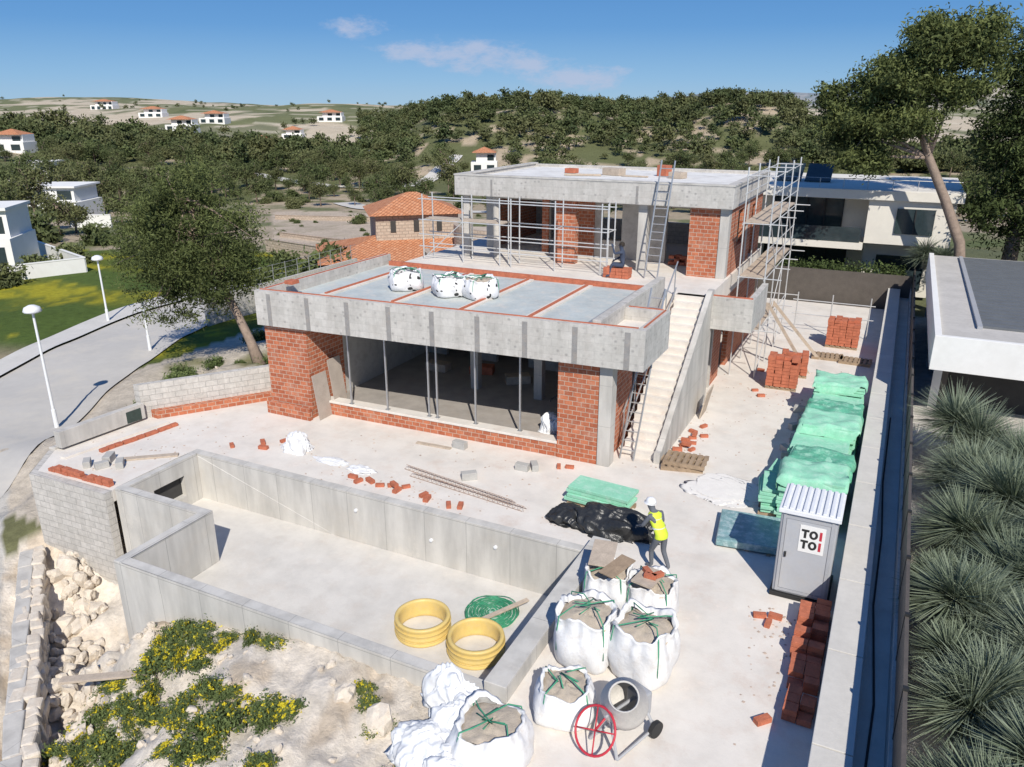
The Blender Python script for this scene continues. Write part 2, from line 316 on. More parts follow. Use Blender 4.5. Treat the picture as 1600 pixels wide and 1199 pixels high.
# ------------------------------------------------------------ terrain
def sstep(a,b,x):
    t=np.clip((x-a)/(b-a),0,1); return t*t*(3-2*t)
def vnoise(x,y,seed=0):
    xi=np.floor(x).astype(np.int64); yi=np.floor(y).astype(np.int64); fx=x-xi; fy=y-yi
    def h(a,b):
        n=(a*374761393+b*668265263+seed*1442695041)&0x7fffffff; n=((n^(n>>13))*1274126177)&0x7fffffff; return (n^(n>>16))%10007/10007.
    fx=fx*fx*(3-2*fx); fy=fy*fy*(3-2*fy)
    return (h(xi,yi)*(1-fx)+h(xi+1,yi)*fx)*(1-fy)+(h(xi,yi+1)*(1-fx)+h(xi+1,yi+1)*fx)*fy
def fbm(x,y,o=4,seed=0):
    s=0;a=.5
    for i in range(o): s=s+a*vnoise(x*2**i,y*2**i,seed+i); a*=.5
    return s
CP=np.array([(-20,13.5,-.5),(-20,17,-.5),(-17,20,-.5),(-10,20,-.5),(-10,30,-.5),(-5,20,-.5),(-3,15,-.5),(-3,12,-.5),(-1,10,-.5),(-1,5,-.5),(-1,25,-.5),(-3,35,-.5),(-3,45,-.3),
(-15.0,9.4,-2.1),(-13.6,9.5,-1.15),(-12,9.5,-.65),(-10,9.3,-.3),(-8,9.4,-.25),(-6,9.4,-.45),(-6,7.5,-.5),(-8,7.5,-.4),(-10,7.6,-.6),(-12,8,-1.2),(-10,6,-1.1),(-13,7.2,-2.2),(-13,5,-2.4),(-6,5,-.5),(-8,4,-.9),
(-15.9,9.3,-3.1),(-17,11.5,-2.9),(-20,11.6,-2.8),(-15,8,-3.2),(-14,6.2,-3.1),(-18.8,11.3,-3.2),(-17,10.2,-3.3),(-13.5,6,-3.2),
(-25,12.9,-2.5),(-24,9,-2.5),(-20,7.5,-2.5),(-16,4,-2.6),(-21.5,9.5,-2.5),(-18,6.5,-2.5),(-30,19,-2.5),(-38,22,-2.6),(-35,27,-2.5),(-42,30,-2.7),(-40,37,-2.8),(-40,15,-2.5),(-30,10,-2.5),(-34,23,-2.5),(-37.5,33,-2.65),
(-23.6,13.4,-2.0),(-24.5,16.5,-1.7),(-24,18,-1.3),(-22.2,20.5,-.8),(-25,24,-1.2),(-27.5,20,-2.0),(-30.5,24.5,-2.2),(-27,28,-1.5),(-33,32,-2.4),(-21.5,28,-.9),(-21,35,-1.2),(-30,42,-2.8),
(2,8,.5),(2,14,.5),(2,20,.5),(2,26,.5),(5,15,.5),(5,30,.5),(8,40,.4),(6,60,.3),(0,55,0),(-60,35,-3.3),(-60,20,-3),(-50,50,-4),(-30,60,-3.6),(-12,60,-1.5),(-55,65,-4.6),(-75,50,-4.2),(-70,30,-3.2)])
POOL=[(-18.1,12.75),(-15.05,12.75),(-15.05,10.2),(-5.2,10.2),(-5.2,15.35),(-18.1,15.35)]
def inpoly(x,y,P):
    r=np.zeros(x.shape,bool); n=len(P)
    for i in range(n):
        x0,y0=P[i]; x1,y1=P[(i+1)%n]
        c=((y0>y)!=(y1>y)); xx=(x1-x0)*(y-y0)/(y1-y0+1e-12)+x0
        r^=(c&(x<xx))
    return r
def hfar(x,y):
    F=-SA*x+CA*y; R=CA*x+SA*y; q=R/np.maximum(F,1)
    z=-3.5-3.5*sstep(60,150,F)+3.0*sstep(170,280,F)
    hillw=sstep(-.19,-.07,q)*(1-sstep(.32,.42,q))
    z=z+11.5*hillw*sstep(185,275,F)+2.8*np.exp(-((R-75)/14)**2-((F-270)/60)**2)+2*np.exp(-((R-10)/12)**2-((F-260)/60)**2)-2.5*np.exp(-((R-42)/9)**2-((F-270)/60)**2)
    z=z+6.5*np.exp(-((R+138)/38)**2)*sstep(120,210,F)
    z=z+2.4*(fbm(R/40,F/40,4,3)-.47)*sstep(100,220,F)*2
    far=sstep(280,520,F)
    zf=6.2+4.5*(fbm(R/110,F/110,4,9)-.47)*2+ 6*np.exp(-((R+150)/60)**2-((F-750)/120)**2)+12*np.exp(-((R+480)/170)**2-((F-950)/200)**2)
    zf=zf+36*np.exp(-((R-740)/110)**2-((F-1300)/250)**2)+48*np.exp(-((R-800)/420)**2-((F-2600)/300)**2)*(.6+.8*fbm(R/200,F/200,4,5))+5*np.exp(-((R-100)/600)**2-((F-2200)/300)**2)
    return z*(1-far)+zf*far
def H(x,y,fine=True):
    x=np.atleast_1d(np.asarray(x,float)); y=np.atleast_1d(np.asarray(y,float)); z=hfar(x,y); d=np.hypot(x,y)
    m=d<110
    if m.any():
        xm,ym=x[m],y[m]; num=np.zeros_like(xm); den=np.zeros_like(xm)
        for cx,cy,cz in CP:
            w=1/((xm-cx)**2+(ym-cy)**2+.15)**2; num+=w*cz; den+=w
        zn=num/den; t=sstep(60,100,d[m]); z[m]=zn*(1-t)+z[m]*t
        if fine:
            mound=((xm>-14.5)&(xm<-5.1)&(ym<10.3)&(ym>2))
            trench=((xm<-12.5)&(xm>-21)&(ym<12.6)&(ym>4)&~mound&(xm+1.45*ym>-5.5))
            dirt=((xm<-20)&(xm>-29)&(ym>13)&(ym<45))
            z2=z[m]; nn=fbm(xm*1.3,ym*1.3,5,2)-.47+.35*(fbm(xm*5,ym*5,3,8)-.45)
            z2=z2+nn*np.where(mound,.5,np.where(trench,.6,np.where(dirt,.35,.0)))
            pi=inpoly(xm,ym,POOL); z2=np.where(pi,np.minimum(z2,-2.3),z2)
            z[m]=z2
    return z
def hz(x,y): return float(H(x,y)[0])
nr,na=460,560
rr=4.0*(5200/4.0)**(np.linspace(0,1,nr)); aa=np.linspace(math.radians(-75),math.radians(75),na)
RR,AA=np.meshgrid(rr,aa,indexing='ij')
Fv=RR*np.cos(AA); Rv=RR*np.sin(AA)
X=(-SA*Fv+CA*Rv).ravel(); Y=(CA*Fv+SA*Rv).ravel(); Z=H(X,Y)
SLAB=[(-5.2,4),(1.1,4),(1.1,44),(-6,44),(-18.5,37),(-18.5,21),(-19.2,20.4),(-21.8,16.5),(-22.1,13.6),(-21.2,12.6),(-18.3,12.7),(-18.3,15.3),(-5.2,15.3)]
Z=np.where(inpoly(X,Y,SLAB),np.minimum(Z,-.4),Z)
idx=np.arange(nr*na).reshape(nr,na)
Fq=np.stack([idx[:-1,:-1],idx[1:,:-1],idx[1:,1:],idx[:-1,1:]],-1).reshape(-1,4)
Fp=-SA*X+CA*Y; Rp=CA*X+SA*Y; n1=fbm(X/6,Y/6,4,11); n2=fbm(X/40,Y/40,4,12); n3=fbm(X*.9,Y*.9,4,13); n4=fbm(X/2.2,Y/2.2,4,14)
C=np.zeros((len(X),3)); C[:]=(.17,.17,.085)
def setc(mask,col):
    mask=np.clip(mask,0,1)[:,None]; C[:]=C*(1-mask)+np.array(col)*mask
tan=(Fp>62)&(Fp<172); setc(tan*sstep(.44,.56,n2+.1*n1),(.40,.33,.24)); setc(tan*sstep(.48,.6,n1)*.8,(.12,.15,.06))
uu=800+1220*Rp/(.942*np.maximum(Fp,1)+5)
lot=((uu>425)&(uu<730)&(Fp>82)&(Fp<132)); setc(lot*1.,(.52,.43,.335)); setc(lot*sstep(.54,.62,n4)*.35,(.3,.26,.17)); setc(lot*sstep(.54,.62,fbm(X/12,Y/12,4,15))*.7,(.2,.2,.1))
grass=((X<-33)&(Fp<75)&(Fp>20))|((X<-27)&(Y>42)&(Fp<80)); setc(grass*1.,(.085,.125,.03)); setc(grass*sstep(.42,.58,n1),(.15,.17,.03)); setc(grass*sstep(.5,.62,n3*.5+n1*.5),(.33,.30,.03)); setc(grass*sstep(.60,.68,n2),(.3,.25,.17))
forest=(Fp>150)&(Fp<430); setc(forest*1.,(.13,.14,.065)); setc(forest*sstep(.52,.6,n1),(.44,.36,.26))
farm=(Fp>=250)&((uu<590)|(uu>1230)|(Fp>430)); setc(farm*1.,(.17,.18,.09)); setc(farm*sstep(.40,.46,fbm(Rp/45,Fp/70,3,21)),(.54,.46,.345)); setc(farm*sstep(.54,.60,fbm(Rp/18,Fp/50,3,22))*.8,(.12,.14,.065)); setc(farm*(np.mod(Fp+6*n2,34)<4)*.6,(.62,.55,.43))
haze=sstep(500,3000,Fp)*.75; setc(haze,(.20,.26,.34))  # distance haze painted into the ground colour as a bluish tint
near=(X>-33)&(X<-18)&(Y>12.5)&(Y<46); setc(near*1.,(.56,.49,.40)); setc(near*sstep(.50,.64,n4*.6+n1*.4)*(Y>20),(.22,.21,.10))
fr=(X>-22)&(X<-4)&(Y<12.7); setc(fr*1.,(.76,.68,.575)); setc(fr*sstep(.52,.66,n3),(.60,.50,.385))
rd=(Y<14)&(X+1.45*Y<-5.8)&(X>-60)&(Fp>0)&(Fp<30); setc(rd*1.,(.56,.53,.48))
setc(((X>1)&(Y<60)&(Y>0)&(Fp<62))*1.,(.60,.565,.515)); setc(((X>1)&(Y<24)&(Y>0))*sstep(.52,.62,n3)*.6,(.34,.30,.22)); setc(((X>-9)&(Y>44)&(Fp<62))*1.,(.14,.15,.08))
def groundmat():
    m,t,b,tc=newmat("ground_soil"); at=t.nodes.new("ShaderNodeAttribute"); at.attribute_name="Col"; o=tc.outputs["Object"]
    c=mixc(t,.8,at.outputs["Color"],ramp(t,noi(t,o,2.5,10,.75),[(.3,(.6,.6,.6)),(.7,(1.3,1.3,1.3))]),'MULTIPLY')
    c=mixc(t,.5,c,ramp(t,noi(t,o,.15,8,.7),[(.3,(.7,.7,.7)),(.7,(1.25,1.25,1.25))]),'MULTIPLY')
    t.links.new(c,b.inputs["Base Color"]); b.inputs["Roughness"].default_value=1; b.inputs["Specular IOR Level"].default_value=.1
    bump(t,b,noi(t,o,6,9,.75),.7,.1); return m
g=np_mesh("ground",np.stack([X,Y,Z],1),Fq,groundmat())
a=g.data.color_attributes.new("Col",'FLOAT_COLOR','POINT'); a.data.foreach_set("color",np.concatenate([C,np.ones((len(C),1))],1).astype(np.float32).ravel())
g.data.polygons.foreach_set("use_smooth",[True]*len(g.data.polygons)); g["kind"]="structure"
def strip(name,left,right,mat,dz,n=60,kind="structure",w=5):
    def samp(P,n):
        P=np.array(P,float); d=np.r_[0,np.cumsum(np.linalg.norm(np.diff(P,axis=0),axis=1))]; t=np.linspace(0,d[-1],n)
        return np.stack([np.interp(t,d,P[:,0]),np.interp(t,d,P[:,1])],1)
    def sm(P):
        P=np.array(P,float)
        for _ in range(3):
            Q=[P[0]]
            for i in range(len(P)-1): Q+= [P[i]*.75+P[i+1]*.25,P[i]*.25+P[i+1]*.75]
            Q.append(P[-1]); P=np.array(Q)
        return P
    A=samp(sm(left),n); B=samp(sm(right),n); V=[];k=w+1
    for i in range(n):
        for j in range(k):
            p=A[i]*(1-j/w)+B[i]*j/w; V.append((p[0],p[1]))
    V=np.array(V); z=H(V[:,0],V[:,1],False)+dz
    F=[(i*k+j,i*k+j+1,(i+1)*k+j+1,(i+1)*k+j) for i in range(n-1) for j in range(w)]
    o=np_mesh(name,np.column_stack([V,z]),F,mat); o["kind"]=kind; 
    return o
RL=[(-30,4),(-33,12),(-38.5,21.6),(-42.2,29.7),(-43.6,36),(-43,44),(-41,52),(-40,62)]
RRt=[(-22,4),(-24.5,12.0),(-29.9,19.5),(-34.0,26.6),(-37.0,33),(-38,38),(-37.2,46),(-35.5,56)]
strip("road",RL,RRt,m_road,.08,90)
off=lambda P,dx,dy:[(x+dx,y+dy) for x,y in P]
strip("pavement",off(RL,-2.2,1.0),off(RL,-.15,0),m_kerb,.2,90,w=2)
strip("kerb",off(RL,-.15,0),off(RL,0,0),M("kerb_edge",(.6,.58,.55)),.2,90,w=1)
strip("dirt_road",[(-95,118),(-80,108),(-62,112),(-50,120)],[(-93,122),(-79,112.5),(-62,116),(-50,124)],m_kerb,.15,40,w=2)
strip("country_lane",[(-150,150),(-118,138),(-100,150),(-112,190)],[(-152,154),(-118,143),(-96,150),(-108,190)],m_kerb,.3,40,w=2)

# ------------------------------------------------------------ concrete yard and terrace
mb=MB(); mb.prism([(-5.0,3),(-.01,3),(-.01,44),(-6,44),(-6,36),(-18.3,36),(-18.3,21.0),(-19.3,20.6),(-22.0,16.5),(-22.3,13.5),(-21.4,12.35),(-18.4,12.45),(-18.35,15.42),(-5.0,15.42)],-.35,0.0)
o=mb.build("terrace_pavement",m_floor); o["kind"]="structure"
rg=np.random.default_rng(21); V=[];F=[]
cl=[(-5,22.5,.4,1.2),(-1.0,13.5,.3,1.0),(-11,16.0,2.2,.4),(-3,29,1.5,1.5),(-12,18,3.5,1.2),(-19.5,15,1.2,1.5),(-3,25,1.2,4)]
for i in range(520):
    cx,cy,sx_,sy_=cl[rg.integers(len(cl))]; x,y=cx+rg.normal()*sx_,cy+rg.normal()*sy_
    if not inpoly(np.array([x]),np.array([y]),SLAB)[0] or x>-.1 or (x<-6.9 and y>19.2): continue
    s=rg.uniform(.01,.035); i0=len(V); a=rg.uniform(0,6.28)
    for (px,py,pz) in ((-1,-1,0),(1,-.7,0),(.8,1,0),(-.9,.8,0),(0,0,1)): V.append((x+s*(px*math.cos(a)-py*math.sin(a)),y+s*(px*math.sin(a)+py*math.cos(a)),.002+pz*s*.9))
    F+=[(i0,i0+1,i0+4),(i0+1,i0+2,i0+4),(i0+2,i0+3,i0+4),(i0+3,i0,i0+4)]
o=np_mesh("debris_chips",V,F,M("chip_mix",(.48,.38,.31),.9,.5,1.2,0)); o["kind"]="stuff"; o["label"]="small chips of brick and mortar scattered on the slab"; o["category"]="debris"

def wall_x(mb,x0,x1,y0,y1,th,z0,z1,ops=()):
    Yf=lambda x:y0+(y1-y0)*(x-x0)/(x1-x0)
    def seg(a,b,c,d):
        if b-a>1e-3 and d-c>1e-3: mb.prism([(a,Yf(a)),(b,Yf(b)),(b,Yf(b)+th),(a,Yf(a)+th)],c,d)
    cur=x0
    for (a,b,c,d) in sorted(ops):
        seg(cur,a,z0,z1); seg(a,b,z0,c); seg(a,b,d,z1); cur=b
    seg(cur,x1,z0,z1)
def wall_y(mb,x,y0,y1,th,z0,z1,ops=()):
    cur=y0
    def seg(a,b,c,d):
        if b-a>1e-3 and d-c>1e-3: mb.box(x,a,c,x+th,b,d)
    for (a,b,c,d) in sorted(ops):
        seg(cur,a,z0,z1); seg(a,b,z0,c); seg(a,b,d,z1); cur=b
    seg(cur,y1,z0,z1)

pool=thing("swimming_pool",(-10,12.7,-3),"unfinished grey concrete pool shell with an L-shaped basin","swimming pool")
mb=MB()
segs=[((-18.35,15.16),(-5.45,15.42),.06),((-18.09,12.5),(-14.95,12.76),.06),((-15.21,10.0),(-14.95,12.5),.06),((-14.95,10.0),(-5.45,10.26),.06),((-5.45,9.95),(-5.0,15.5),.34)]
for (a,b,zt) in segs: mb.box(a[0],a[1],-3.6,b[0],b[1],zt)
wall_y(mb,-18.35,12.5,15.16,.26,-3.6,.06,[(13.5,14.6,-1.1,-.45)])
mb.build("wall",m_concpool,pool,bevel=.012)
mb=MB(); mb.box(-18.34,13.49,-1.12,-18.28,14.61,-.43); mb.build("recess_shade_panel",m_dark,pool)  # near-black panel, the recess shade put into its colour
mb=MB(); mb.prism([(-18.09,12.76),(-14.95,12.76),(-14.95,10.26),(-5.45,10.26),(-5.45,15.16),(-18.09,15.16)],-1.75,-1.45); mb.build("floor",m_poolfloor,pool)
for (x,z) in ((-12.2,-.45),(-7.9,-.45),(-9.8,-.75)):
    mb=MB(); mb.tube([(x,15.165,z),(x,15.12,z)],.05,14); mb.tube([(x,15.12,z),(x,15.11,z)],.03,12); mb.build("inlet_fitting",m_white_pl,pool)

w=thing("block_retaining_wall",(-20,12.5,-3),"pale concrete block retaining wall below the terrace corner","wall")
mb=MB(); mb.prism([(-21.45,12.1),(-18.4,12.2),(-18.4,12.45),(-21.4,12.35)],-3.4,.0); mb.prism([(-21.45,12.1),(-21.4,12.35),(-22.3,13.5),(-22.5,13.45)],-3.2,.0); mb.prism([(-22.5,13.45),(-22.3,13.5),(-22.0,16.5),(-22.25,16.5)],-3.,.08)
mb.build("blockwork",m_block,w,bevel=.01)
mb=MB(); mb.prism([(-22.27,13.55),(-22.02,13.55),(-21.8,16.45),(-22.02,16.45)],.083,.62); mb.build("coping",m_conc,w,bevel=.01)
mb=MB(); mb.prism([(-22.0,14.4),(-21.985,14.4),(-21.80,16.3),(-21.82,16.3)],.1,.5); mb.build("dark_netting",M("dark_netting",(.04,.06,.05),.9,.3,5,.2),w)
w=thing("garden_block_wall",(-20.6,18.5,0),"long grey block boundary wall with a course of red brick at its foot","wall")
mb=MB(); mb.prism([(-22.25,16.5),(-22.0,16.5),(-18.75,21.0),(-19.0,21.1)],-1.6,1.2); mb.build("blockwork",m_block,w,bevel=.01)
mb=MB(); mb.prism([(-21.85,16.72),(-21.55,16.7),(-18.66,20.75),(-18.9,20.8)],0.001,.28); mb.build("brick_course",m_brick,w)
tag(MB().prism([(-21.6,13.2),(-21.4,13.2),(-20.9,16.6),(-21.2,16.6)],0.004,.06).build("mortar_bed",m_floor),"rough mortar bed laid along the terrace edge","mortar")
def brick_row(name,a,b,n,z,label,h=2,mat=m_bricks):
    a=Vector((*a,z)); b=Vector((*b,z)); d=(b-a); L=d.length; ang=math.atan2(d.y,d.x)
    mb=MB()
    for i in range(n):
        for k in range(h if i%5 else max(1,h-1)):
            p=a+d*((i+.5)/n)+Vector((U(-.02,.02),U(-.02,.02),k*.1+.05))
            mb.obox(p,(L/n*.92,.16,.095),Matrix.Rotation(ang+U(-.05,.05),3,'Z'))
    return tag(mb.build(name,mat,bevel=.004),label,"bricks")
brick_row("brick_course",(-21.1,12.55),(-18.6,12.6),9,.002,"low unfinished course of red bricks on the terrace corner",h=2)
brick_row("brick_course",(-20.9,14.0),(-20.5,16.6),11,.002,"row of red bricks laid beside the terrace edge",h=1)

# ------------------------------------------------------------ main villa
villa=thing("unfinished_villa",(-11,25,0),"two storey concrete and red brick villa under construction","building")
FL=(-18.6,18.75); FR=(-5.65,19.6)
fy=lambda x:FL[1]+(FR[1]-FL[1])*(x-FL[0])/(FR[0]-FL[0])
ZB,ZT=3.15,4.32
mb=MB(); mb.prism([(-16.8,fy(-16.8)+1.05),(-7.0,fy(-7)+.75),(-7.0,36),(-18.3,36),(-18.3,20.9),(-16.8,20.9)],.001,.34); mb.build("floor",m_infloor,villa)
mb=MB(); mb.prism([(-16.8,fy(-16.8)+.75),(-8.25,fy(-8.25)+.45),(-8.25,fy(-8.25)+.75),(-16.8,fy(-16.8)+1.05)],.001,.42); mb.build("dwarf_wall",m_brick,villa)
mb=MB(); mb.prism([(-16.8,fy(-16.8)+.72),(-8.25,fy(-8.25)+.42),(-8.25,fy(-8.25)+.85),(-16.8,fy(-16.8)+1.15)],.423,.50); mb.build("sill",m_floor,villa,bevel=.01)
mb=MB(); mb.prism([(-18.5,18.95),(-16.85,19.05),(-16.85,20.9),(-18.5,20.9)],.001,ZB-.003); mb.build("brick_pier",m_brick,villa)
mb=MB(); mb.box(-18.62,18.8,.001,-16.78,18.94,.42); mb.build("brick_plinth",m_brick,villa)
mb=MB(); mb.prism([(-8.25,fy(-8.25)+.42),(-7.0,fy(-7)+.36),(-7.0,fy(-7)+1.0),(-8.25,fy(-8.25)+1.0)],.001,ZB-.003); mb.build("brick_pier",m_brick,villa)
mb=MB(); mb.prism([(-6.98,fy(-7)+.34),(-6.6,fy(-6.6)+.32),(-6.6,fy(-6.6)+.75),(-6.98,fy(-7)+.75)],.001,ZB-.003); mb.build("column",m_conc,villa,bevel=.01)
mb=MB(); wall_y(mb,-7.0,20.55,27.0,.2,.001,ZB-.003,[(22.4,23.6,.34,2.5)]); mb.build("side_wall",m_brick,villa)
mb=MB(); wall_y(mb,-18.3,20.9,36,.22,.001,ZB-.003); mb.build("side_wall",m_block,villa)
mb=MB(); wall_y(mb,-17.0,20.9,26.3,.12,.345,ZB-.003); mb.build("interior_wall",m_plaster,villa)
mb=MB(); wall_x(mb,-16.8,-7.02,26.3,26.3,.2,.345,ZB-.003,[(-15.9,-14.6,.345,2.5),(-13.6,-12.2,.345,2.6),(-11.6,-8.2,1.2,2.5)]); mb.build("interior_wall",m_plaster,villa)
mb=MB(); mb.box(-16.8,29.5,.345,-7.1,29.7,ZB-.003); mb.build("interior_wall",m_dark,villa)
for xc in (-12.9,-10.4):
    mb=MB(); mb.box(xc-.15,23.2,.345,xc+.15,23.5,ZB-.003); mb.build("column",m_conc,villa)
for i in range(3): tag(MB().obox((-15.2+i*1.7,24.5+.4*(i%2),.5),(.9,.5,.3),Matrix.Rotation(.3*i,3,'Z')).build("material_crate",m_bricks if i%2 else m_plank,bevel=.01),"low heap of building material inside the open room","building material")
mb=MB(); mb.prism([(FL[0]+.25,fy(FL[0]+.25)+.25),(-7.22,fy(-7.22)+.25),(-7.22,26.2),(FL[0]+.25,26.2)],ZB,3.93); mb.build("roof_slab",m_deck,villa)
def parapet(poly,z0=ZB,z1=ZT,mat=m_band):
    return MB().prism(poly,z0,z1).build("parapet",mat,villa,bevel=.008)
def off_y(x,d): return (x,fy(x)+d)
parapet([off_y(FL[0],0),off_y(FR[0],0),off_y(FR[0]-.0,.25),off_y(FL[0],.25)])
parapet([(FL[0],fy(FL[0])+.25),(FL[0]+.25,fy(FL[0]+.25)+.25),(FL[0]+.25,26.2),(FL[0],26.2)])
parapet([(FR[0]-.25,fy(FR[0]-.25)+.25),(FR[0],fy(FR[0])+.25),(FR[0],22.1),(FR[0]-.25,22.1)])
parapet([(-7.22,fy(-7.22)+.25),(-6.97,fy(-6.97)+.25),(-6.97,26.2),(-7.22,26.2)],z1=ZT+.1)
parapet([(-6.97,21.85),(FR[0]-.25,21.85),(FR[0]-.25,22.1),(-6.97,22.1)])
mb=MB(); mb.prism([(-6.97,fy(-6.97)+.25),(FR[0]-.25,fy(FR[0]-.25)+.25),(FR[0]-.25,21.85),(-6.97,21.85)],ZB,3.95); mb.build("planter_floor",m_floor,villa)
def bline(a,b,w,z0,z1,name="brick_strip",mat=m_bricks):
    a=Vector(a);b=Vector(b);d=(b-a).normalized();n=Vector((-d.y,d.x))*w/2
    return MB().prism([tuple(a-n),tuple(b-n),tuple(b+n),tuple(a+n)],z0,z1).build(name,mat,villa)
bline(off_y(FL[0]+.1,.19),off_y(-5.9,.19),.06,ZT-.0,ZT+.025)
bline((-5.78,19.9),(-5.78,22.0),.05,ZT,ZT+.025)
bline((-6.9,22.02),(-5.85,22.02),.05,ZT,ZT+.025)
bline((FL[0]+.17,19.1),(FL[0]+.17,26.1),.06,ZT,ZT+.025)
bline(off_y(FL[0]+.5,.75),off_y(-7.4,.75),.5,3.932,4.02,"mortar_strip",m_floor)
bline(off_y(FL[0]+.6,1.15),off_y(-7.5,1.15),.12,3.932,4.05)
for xs in (-17.1,-14.4,-11.9,-9.6):
    bline((xs,20.4),(xs,25.7),.34,3.932,3.985,"mortar_strip",m_floor)
    bline((xs,20.5),(xs,25.6),.09,3.986,4.03)
bline((-18.2,25.9),(-7.4,25.9),.16,3.932,4.1)
bline((-7.75,20.8),(-7.75,25.7),.1,3.932,3.99,"flashing",m_steel)
x=FL[0]+.55
while x<-5.9:
    mb=MB(); mb.prism([off_y(x-.08,-.006),off_y(x+.08,-.006),off_y(x+.08,.1),off_y(x-.08,.1)],ZB+.012,ZT-.09); mb.build("joint_strip",m_bandstrip,villa)
    x+=1.49
mb=MB(); mb.box(-18.3,26.2,ZB,-5.5,36.9,3.85); mb.build("floor_slab",m_floor,villa)
UZ0,UZ1,UZT=3.852,6.45,7.25
def upart(name,mat,fn,bevel=0):
    mb=MB(); fn(mb); return mb.build(name,mat,villa,bevel=bevel)
upart("brick_pier",m_brick,lambda m:m.box(-7.05,29.45,UZ0,-5.95,29.85,UZ1))
upart("brick_pier",m_brick,lambda m:m.box(-12.6,29.7,UZ0,-11.75,30.1,UZ1))
upart("column",m_conc,lambda m:m.box(-5.93,29.42,UZ0,-5.6,29.87,UZ1),.01)
upart("column",m_conc,lambda m:m.box(-9.05,29.45,UZ0,-8.7,29.85,UZ1),.01)
upart("column",m_conc,lambda m:m.tube([(-15.3,29.7,UZ0),(-15.3,29.7,UZ1)],.15,16))
upart("column",m_conc,lambda m:m.box(-16.8,29.5,UZ0,-16.5,29.8,UZ1),.01)
upart("front_wall",m_plaster,lambda m:wall_x(m,-16.8,-5.9,31.6,31.6,.2,UZ0,UZ1,[(-16.2,-14.0,UZ0,6.1),(-13.7,-12.3,UZ0,6.1),(-11.3,-10.4,4.6,6.1),(-8.5,-7.2,UZ0,6.1)]))
upart("brick_panel",m_brick,lambda m:m.box(-14.0,31.5,UZ0,-13.7,31.598,UZ1)); upart("brick_panel",m_brick,lambda m:m.box(-12.3,31.5,UZ0,-11.6,31.598,UZ1))
upart("side_wall",m_brick,lambda m:wall_y(m,-5.8,29.87,36.6,.2,UZ0,UZ1,[(31.2,32.6,4.8,6.2),(34.2,35.4,UZ0,6.1)]))
upart("column",m_conc,lambda m:m.box(-5.82,33.0,UZ0,-5.58,33.35,UZ1))
upart("side_wall",m_brick,lambda m:wall_y(m,-16.8,31.8,36.6,.2,UZ0,UZ1))
upart("rear_wall",m_block,lambda m:wall_x(m,-16.8,-5.8,36.6,36.6,.2,UZ0,UZ1,[(-15,-12,4.8,6.2),(-10,-8,4.8,6.2)]))
RX0,RX1,RY0,RY1=-17.0,-5.45,29.15,37.0
def uband(x0,y0,x1,y1): return MB().box(x0,y0,UZ1,x1,y1,UZT).build("parapet",m_band,villa,bevel=.01)
uband(RX0,RY0,RX1,RY0+.25); uband(RX0,RY1-.25,RX1,RY1); uband(RX0,RY0+.25,RX0+.25,RY1-.25); uband(RX1-.25,RY0+.25,RX1,RY1-.25)
upart("roof_slab",m_rooftop,lambda m:m.box(RX0+.25,RY0+.25,UZ1,RX1-.25,RY1-.25,7.12))
upart("coping",m_conc,lambda m:(m.box(RX0-.02,RY0-.02,UZT+.001,RX1+.02,RY0+.3,UZT+.06),m.box(RX0-.02,RY0+.3,UZT+.001,RX0+.3,RY1,UZT+.06),m.box(RX1-.3,RY0+.3,UZT+.001,RX1+.02,RY1,UZT+.06)))
for x in (-15.3,-9.1): upart("formwork_mark",m_bandstrip,lambda m:m.box(x,RY0-.006,UZ1+.02,x+.09,RY0+.05,UZ1+.68))
upart("side_wall",m_brick,lambda m:wall_y(m,-5.75,28.2,36.6,.2,.001,ZB-.003,[(29.6,31.0,.001,2.4),(33.0,34.6,1,2.2)]))
upart("rear_wall",m_plaster,lambda m:m.box(-7.0,28.0,.001,-5.55,28.2,ZB-.003))
upart("balcony",m_band,lambda m:(m.box(-5.48,26.3,2.75,-3.95,26.5,3.9),m.box(-4.15,26.5,2.75,-3.95,29.2,3.9),m.box(-5.48,26.5,2.75,-4.15,29.2,3.1)),.008)
upart("brick_strip",m_bricks,lambda m:m.box(-5.3,26.33,3.9,-4.0,26.4,3.94))
def stair(m):
    n=20; y0=20.9; run=.28; rise=3.85/n
    for i in range(n): m.box(-6.55,y0+i*run,.001 if i<6 else (i-5)*rise,-5.5,y0+(i+1)*run,(i+1)*rise)
upart("staircase",m_floor,stair)
mb=MB()
prof=[(20.7,.001),(26.5,.001),(26.5,4.1),(26.2,4.1),(20.9,.35),(20.7,.35)]
mb.face([(-5.32,y,z) for y,z in prof]); mb.face([(-5.5,y,z) for y,z in prof][::-1])
for i in range(len(prof)):
    (y0,z0),(y1,z1)=prof[i],prof[(i+1)%len(prof)]; mb.face([(-5.32,y0,z0),(-5.5,y0,z0),(-5.5,y1,z1),(-5.32,y1,z1)])
mb.build("stair_wall",m_conc,villa)
mb=MB()
for (x) in (-6.6,):
    pr=lambda y,h:(x,y,(y-20.9)/.28*.1925+h)
    for h in (.35,1.25): mb.tube([pr(21,h),pr(26.3,h)],.025,6)
    for y in np.arange(21.1,26.4,1.0): mb.tube([pr(y,.1),pr(y,1.3)],.022,6)
mb.build("temporary_handrail",m_steel,villa)
for xs in (-15.7,-14.3,-12.75,-12.45,-11.1,-9.6):
    yb=fy(xs)+.75; mb=MB(); mb.box(xs-.025,yb,.5,xs+.025,yb+.05,ZB-.003); mb.box(xs-.07,yb-.04,.5,xs+.07,yb+.09,.52); mb.build("steel_stud",m_steel,villa)

